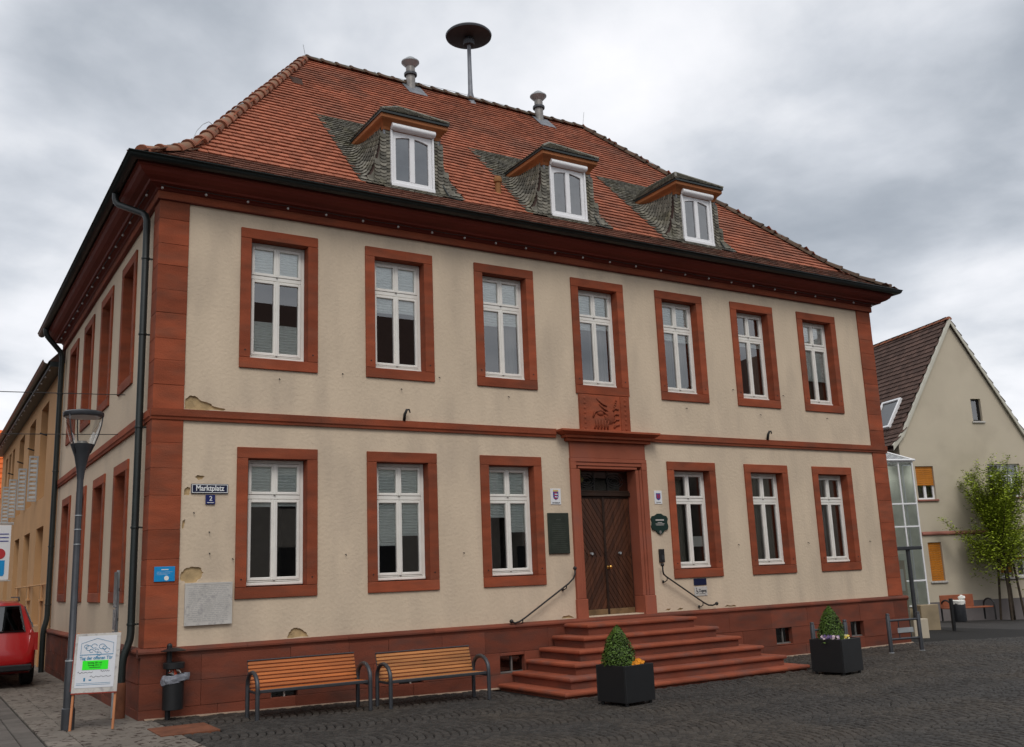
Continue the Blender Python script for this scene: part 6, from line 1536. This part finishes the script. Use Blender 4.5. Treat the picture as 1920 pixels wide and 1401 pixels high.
px_, py_ = 20.65, 2.86; pg = gz(px_)
t = thing('litter_bin', 'dark litter bin with white liner on a post in front of the red brown bench', 'litter bin', (px_, py_, pg))
m = MB(); m.tube([(px_, py_, pg), (px_, py_, pg + 0.82)], 0.05, 10); m.build('post', 'planter_black', t, smooth='auto')
bxx = Vector((px_, py_, pg)) + U * 0.24 + Nn * 0.05
m = MB(); m.lathe([(0.16, 0.22), (0.175, 0.24), (0.18, 0.74), (0.165, 0.75)], 18, tuple(bxx)); m.build('body', 'steel_grey', t, smooth='auto')
m = MB(); m.lathe([(0.183, 0.66), (0.19, 0.75), (0.17, 0.765)], 18, tuple(bxx)); m.v = [v + Vector((random.uniform(-.008, .008),) * 3) for v in m.v]; m.build('bin_liner', 'paper', t)
m = MB(); m.ball(tuple(bxx + Vector((0.1, -0.06, 0.82))), 0.085, 8, 6, (1.3, 1, 0.8)); m.v = [v + Vector((random.uniform(-.02, .02), random.uniform(-.02, .02), random.uniform(-.02, .02))) for v in m.v]; m.build('rubbish', 'paper', t)

# young tree in its stakes
tb = Vector((29.95, 7.0, gz(29.95))); random.seed(77)
t = thing('young_tree', 'young maple with fresh yellow green leaves held by timber stakes', 'tree', tuple(tb))
m = MB(); m.tube([tb, tb + Vector((0.02, 0.0, 1.0)), tb + Vector((-0.02, 0.02, 2.0)), tb + Vector((-0.06, 0.0, 2.9)), tb + Vector((-0.1, 0.0, 4.2))], [0.085, 0.075, 0.065, 0.05, 0.015], 10); m.build('trunk', 'bark', t, smooth=True)
lm = MB(); leafP = []
for k in range(72):
    z0_ = random.uniform(1.7, 3.3); a = random.uniform(0, 6.283); L_ = random.uniform(1.4, 2.8); up_ = random.uniform(0.75, 2.0) if z0_ > 2.1 else random.uniform(0.2, 0.9)
    dr_ = Vector((math.cos(a), math.sin(a), up_ * 1.25)).normalized(); p = tb + Vector((-0.03, 0, z0_)); path = [p]
    for s_ in range(6):
        dr_ = (dr_ + Vector((random.uniform(-.12, .12), random.uniform(-.12, .12), 0.10))).normalized(); p = p + dr_ * L_ / 6; path.append(p)
        if s_ > 0:
            for _ in range(80): 
                rr = 0.155 * (1.15 - s_ / 8); leafP.append(p - dr_ * random.uniform(0, L_ / 6) + Vector((random.gauss(0, rr), random.gauss(0, rr), random.gauss(0, rr * 0.9))))
    lm.tube(path, [0.022, 0.019, 0.016, 0.012, 0.009, 0.006, 0.003], 5, cap=False)
for _ in range(4200):      # dense lower crown
    a = random.uniform(0, 6.283); q = random.random() ** 0.5; leafP.append(tb + Vector((q * 1.2 * math.cos(a), q * 1.2 * math.sin(a), 2.35 + random.gauss(0, 0.40) - 0.3 * (1 - q))))
lm.build('limbs', 'bark', t)
it_ = iter(leafP)
leafball(78, lambda: (next(it_), Vector((0, 0, 1))), len(leafP), 0.047).build('crown', 'tree_leaf', t, kind='stuff')
ts = thing('tree_stakes', 'dark timber frame of four stakes around the young maple trunk', 'tree stakes', tuple(tb))
for k in range(4):
    a = R(45 + 90 * k) + th; B0 = tb + Vector((0.38 * math.cos(a), 0.38 * math.sin(a), 0)); T0 = tb + Vector((0.24 * math.cos(a), 0.24 * math.sin(a), 1.9)); m = MB(); m.tube([B0, T0], 0.04, 8); m.build('stake', 'bark', ts, smooth='auto')
for z, r in ((1.82, 0.25), (1.35, 0.28)):
    for k in range(4):
        a = R(45 + 90 * k) + th; b = a + R(90); m = MB(); m.tube([tb + Vector((r * math.cos(a), r * math.sin(a), z)), tb + Vector((r * math.cos(b), r * math.sin(b), z))], 0.025, 6); m.build('cross_bar', 'bark', ts)

# ================================================================== houses around the square that the windows mirror
def plain_house(name, label, x0, x1, y0, y1, h, ridge, axis, wallm='across_wall', roofm='across_roof', gzv=-0.9, wins=None):
    t = thing(name, label, 'house', ((x0 + x1) / 2, (y0 + y1) / 2, gzv), 'houses across the square')
    m = MB(); m.box(x0, x1, y0, y1, gzv - 0.1, h); m.build('wall', wallm, t)
    m = MB(); o_ = 0.4
    if axis == 'x':
        ym = (y0 + y1) / 2; m.add([(x0 - o_, y0 - o_, h), (x1 + o_, y0 - o_, h), (x1 + o_, ym, ridge), (x0 - o_, ym, ridge), (x1 + o_, y1 + o_, h), (x0 - o_, y1 + o_, h)], [(0, 1, 2, 3), (3, 2, 4, 5), (1, 4, 2), (0, 3, 5), (0, 5, 4, 1)])
    else:
        xm = (x0 + x1) / 2; m.add([(x0 - o_, y0 - o_, h), (x0 - o_, y1 + o_, h), (xm, y1 + o_, ridge), (xm, y0 - o_, ridge), (x1 + o_, y1 + o_, h), (x1 + o_, y0 - o_, h)], [(0, 1, 2, 3), (3, 2, 4, 5), (1, 4, 2), (0, 3, 5), (0, 5, 4, 1)])
    m.build('roof', roofm, t)
    for f in wins or []:
        fr, rng_u, zrows = f
        u = rng_u[0]
        while u < rng_u[1]:
            for z in zrows: m = MB(fr); m.cbox(u, u + 0.9, -0.03, 0.02, z, z + 1.4, 0.01); m.build('window', 'black_plastic', t)
            u += 2.2
    return t
plain_house('town_house', 'tall gabled town house across the square, mirrored in the upper windows', 3.0, 21.0, -36, -26, 8.6, 14.1, 'x', wins=[(Frame((0, -26, 0), (-1, 0, 0), (0, -1, 0)), (-20, -4), (0.8, 3.8, 6.4))])
plain_house('town_house', 'long low roofed town house across the square beside the tall gabled one', 21.6, 31.5, -34, -25, 5.2, 9.0, 'x', wins=[(Frame((0, -25, 0), (-1, 0, 0), (0, -1, 0)), (-31, -22), (0.6, 3.0))])
plain_house('town_house', 'narrow town house across the square with its gable to the market', 33.0, 44.0, -30, -20, 6.5, 12.6, 'y', wins=[(Frame((0, -20, 0), (-1, 0, 0), (0, -1, 0)), (-43, -34), (0.5, 3.2))])
plain_house('town_house', 'town house across the side street holding the overhead wires', -18.0, -9.3, -2, 14, 5.6, 9.5, 'y', gzv=-0.85, wins=[(Frame((-9.3, 0, 0), (0, 1, 0), (-1, 0, 0)), (-1, 13), (0.4, 3.0))])
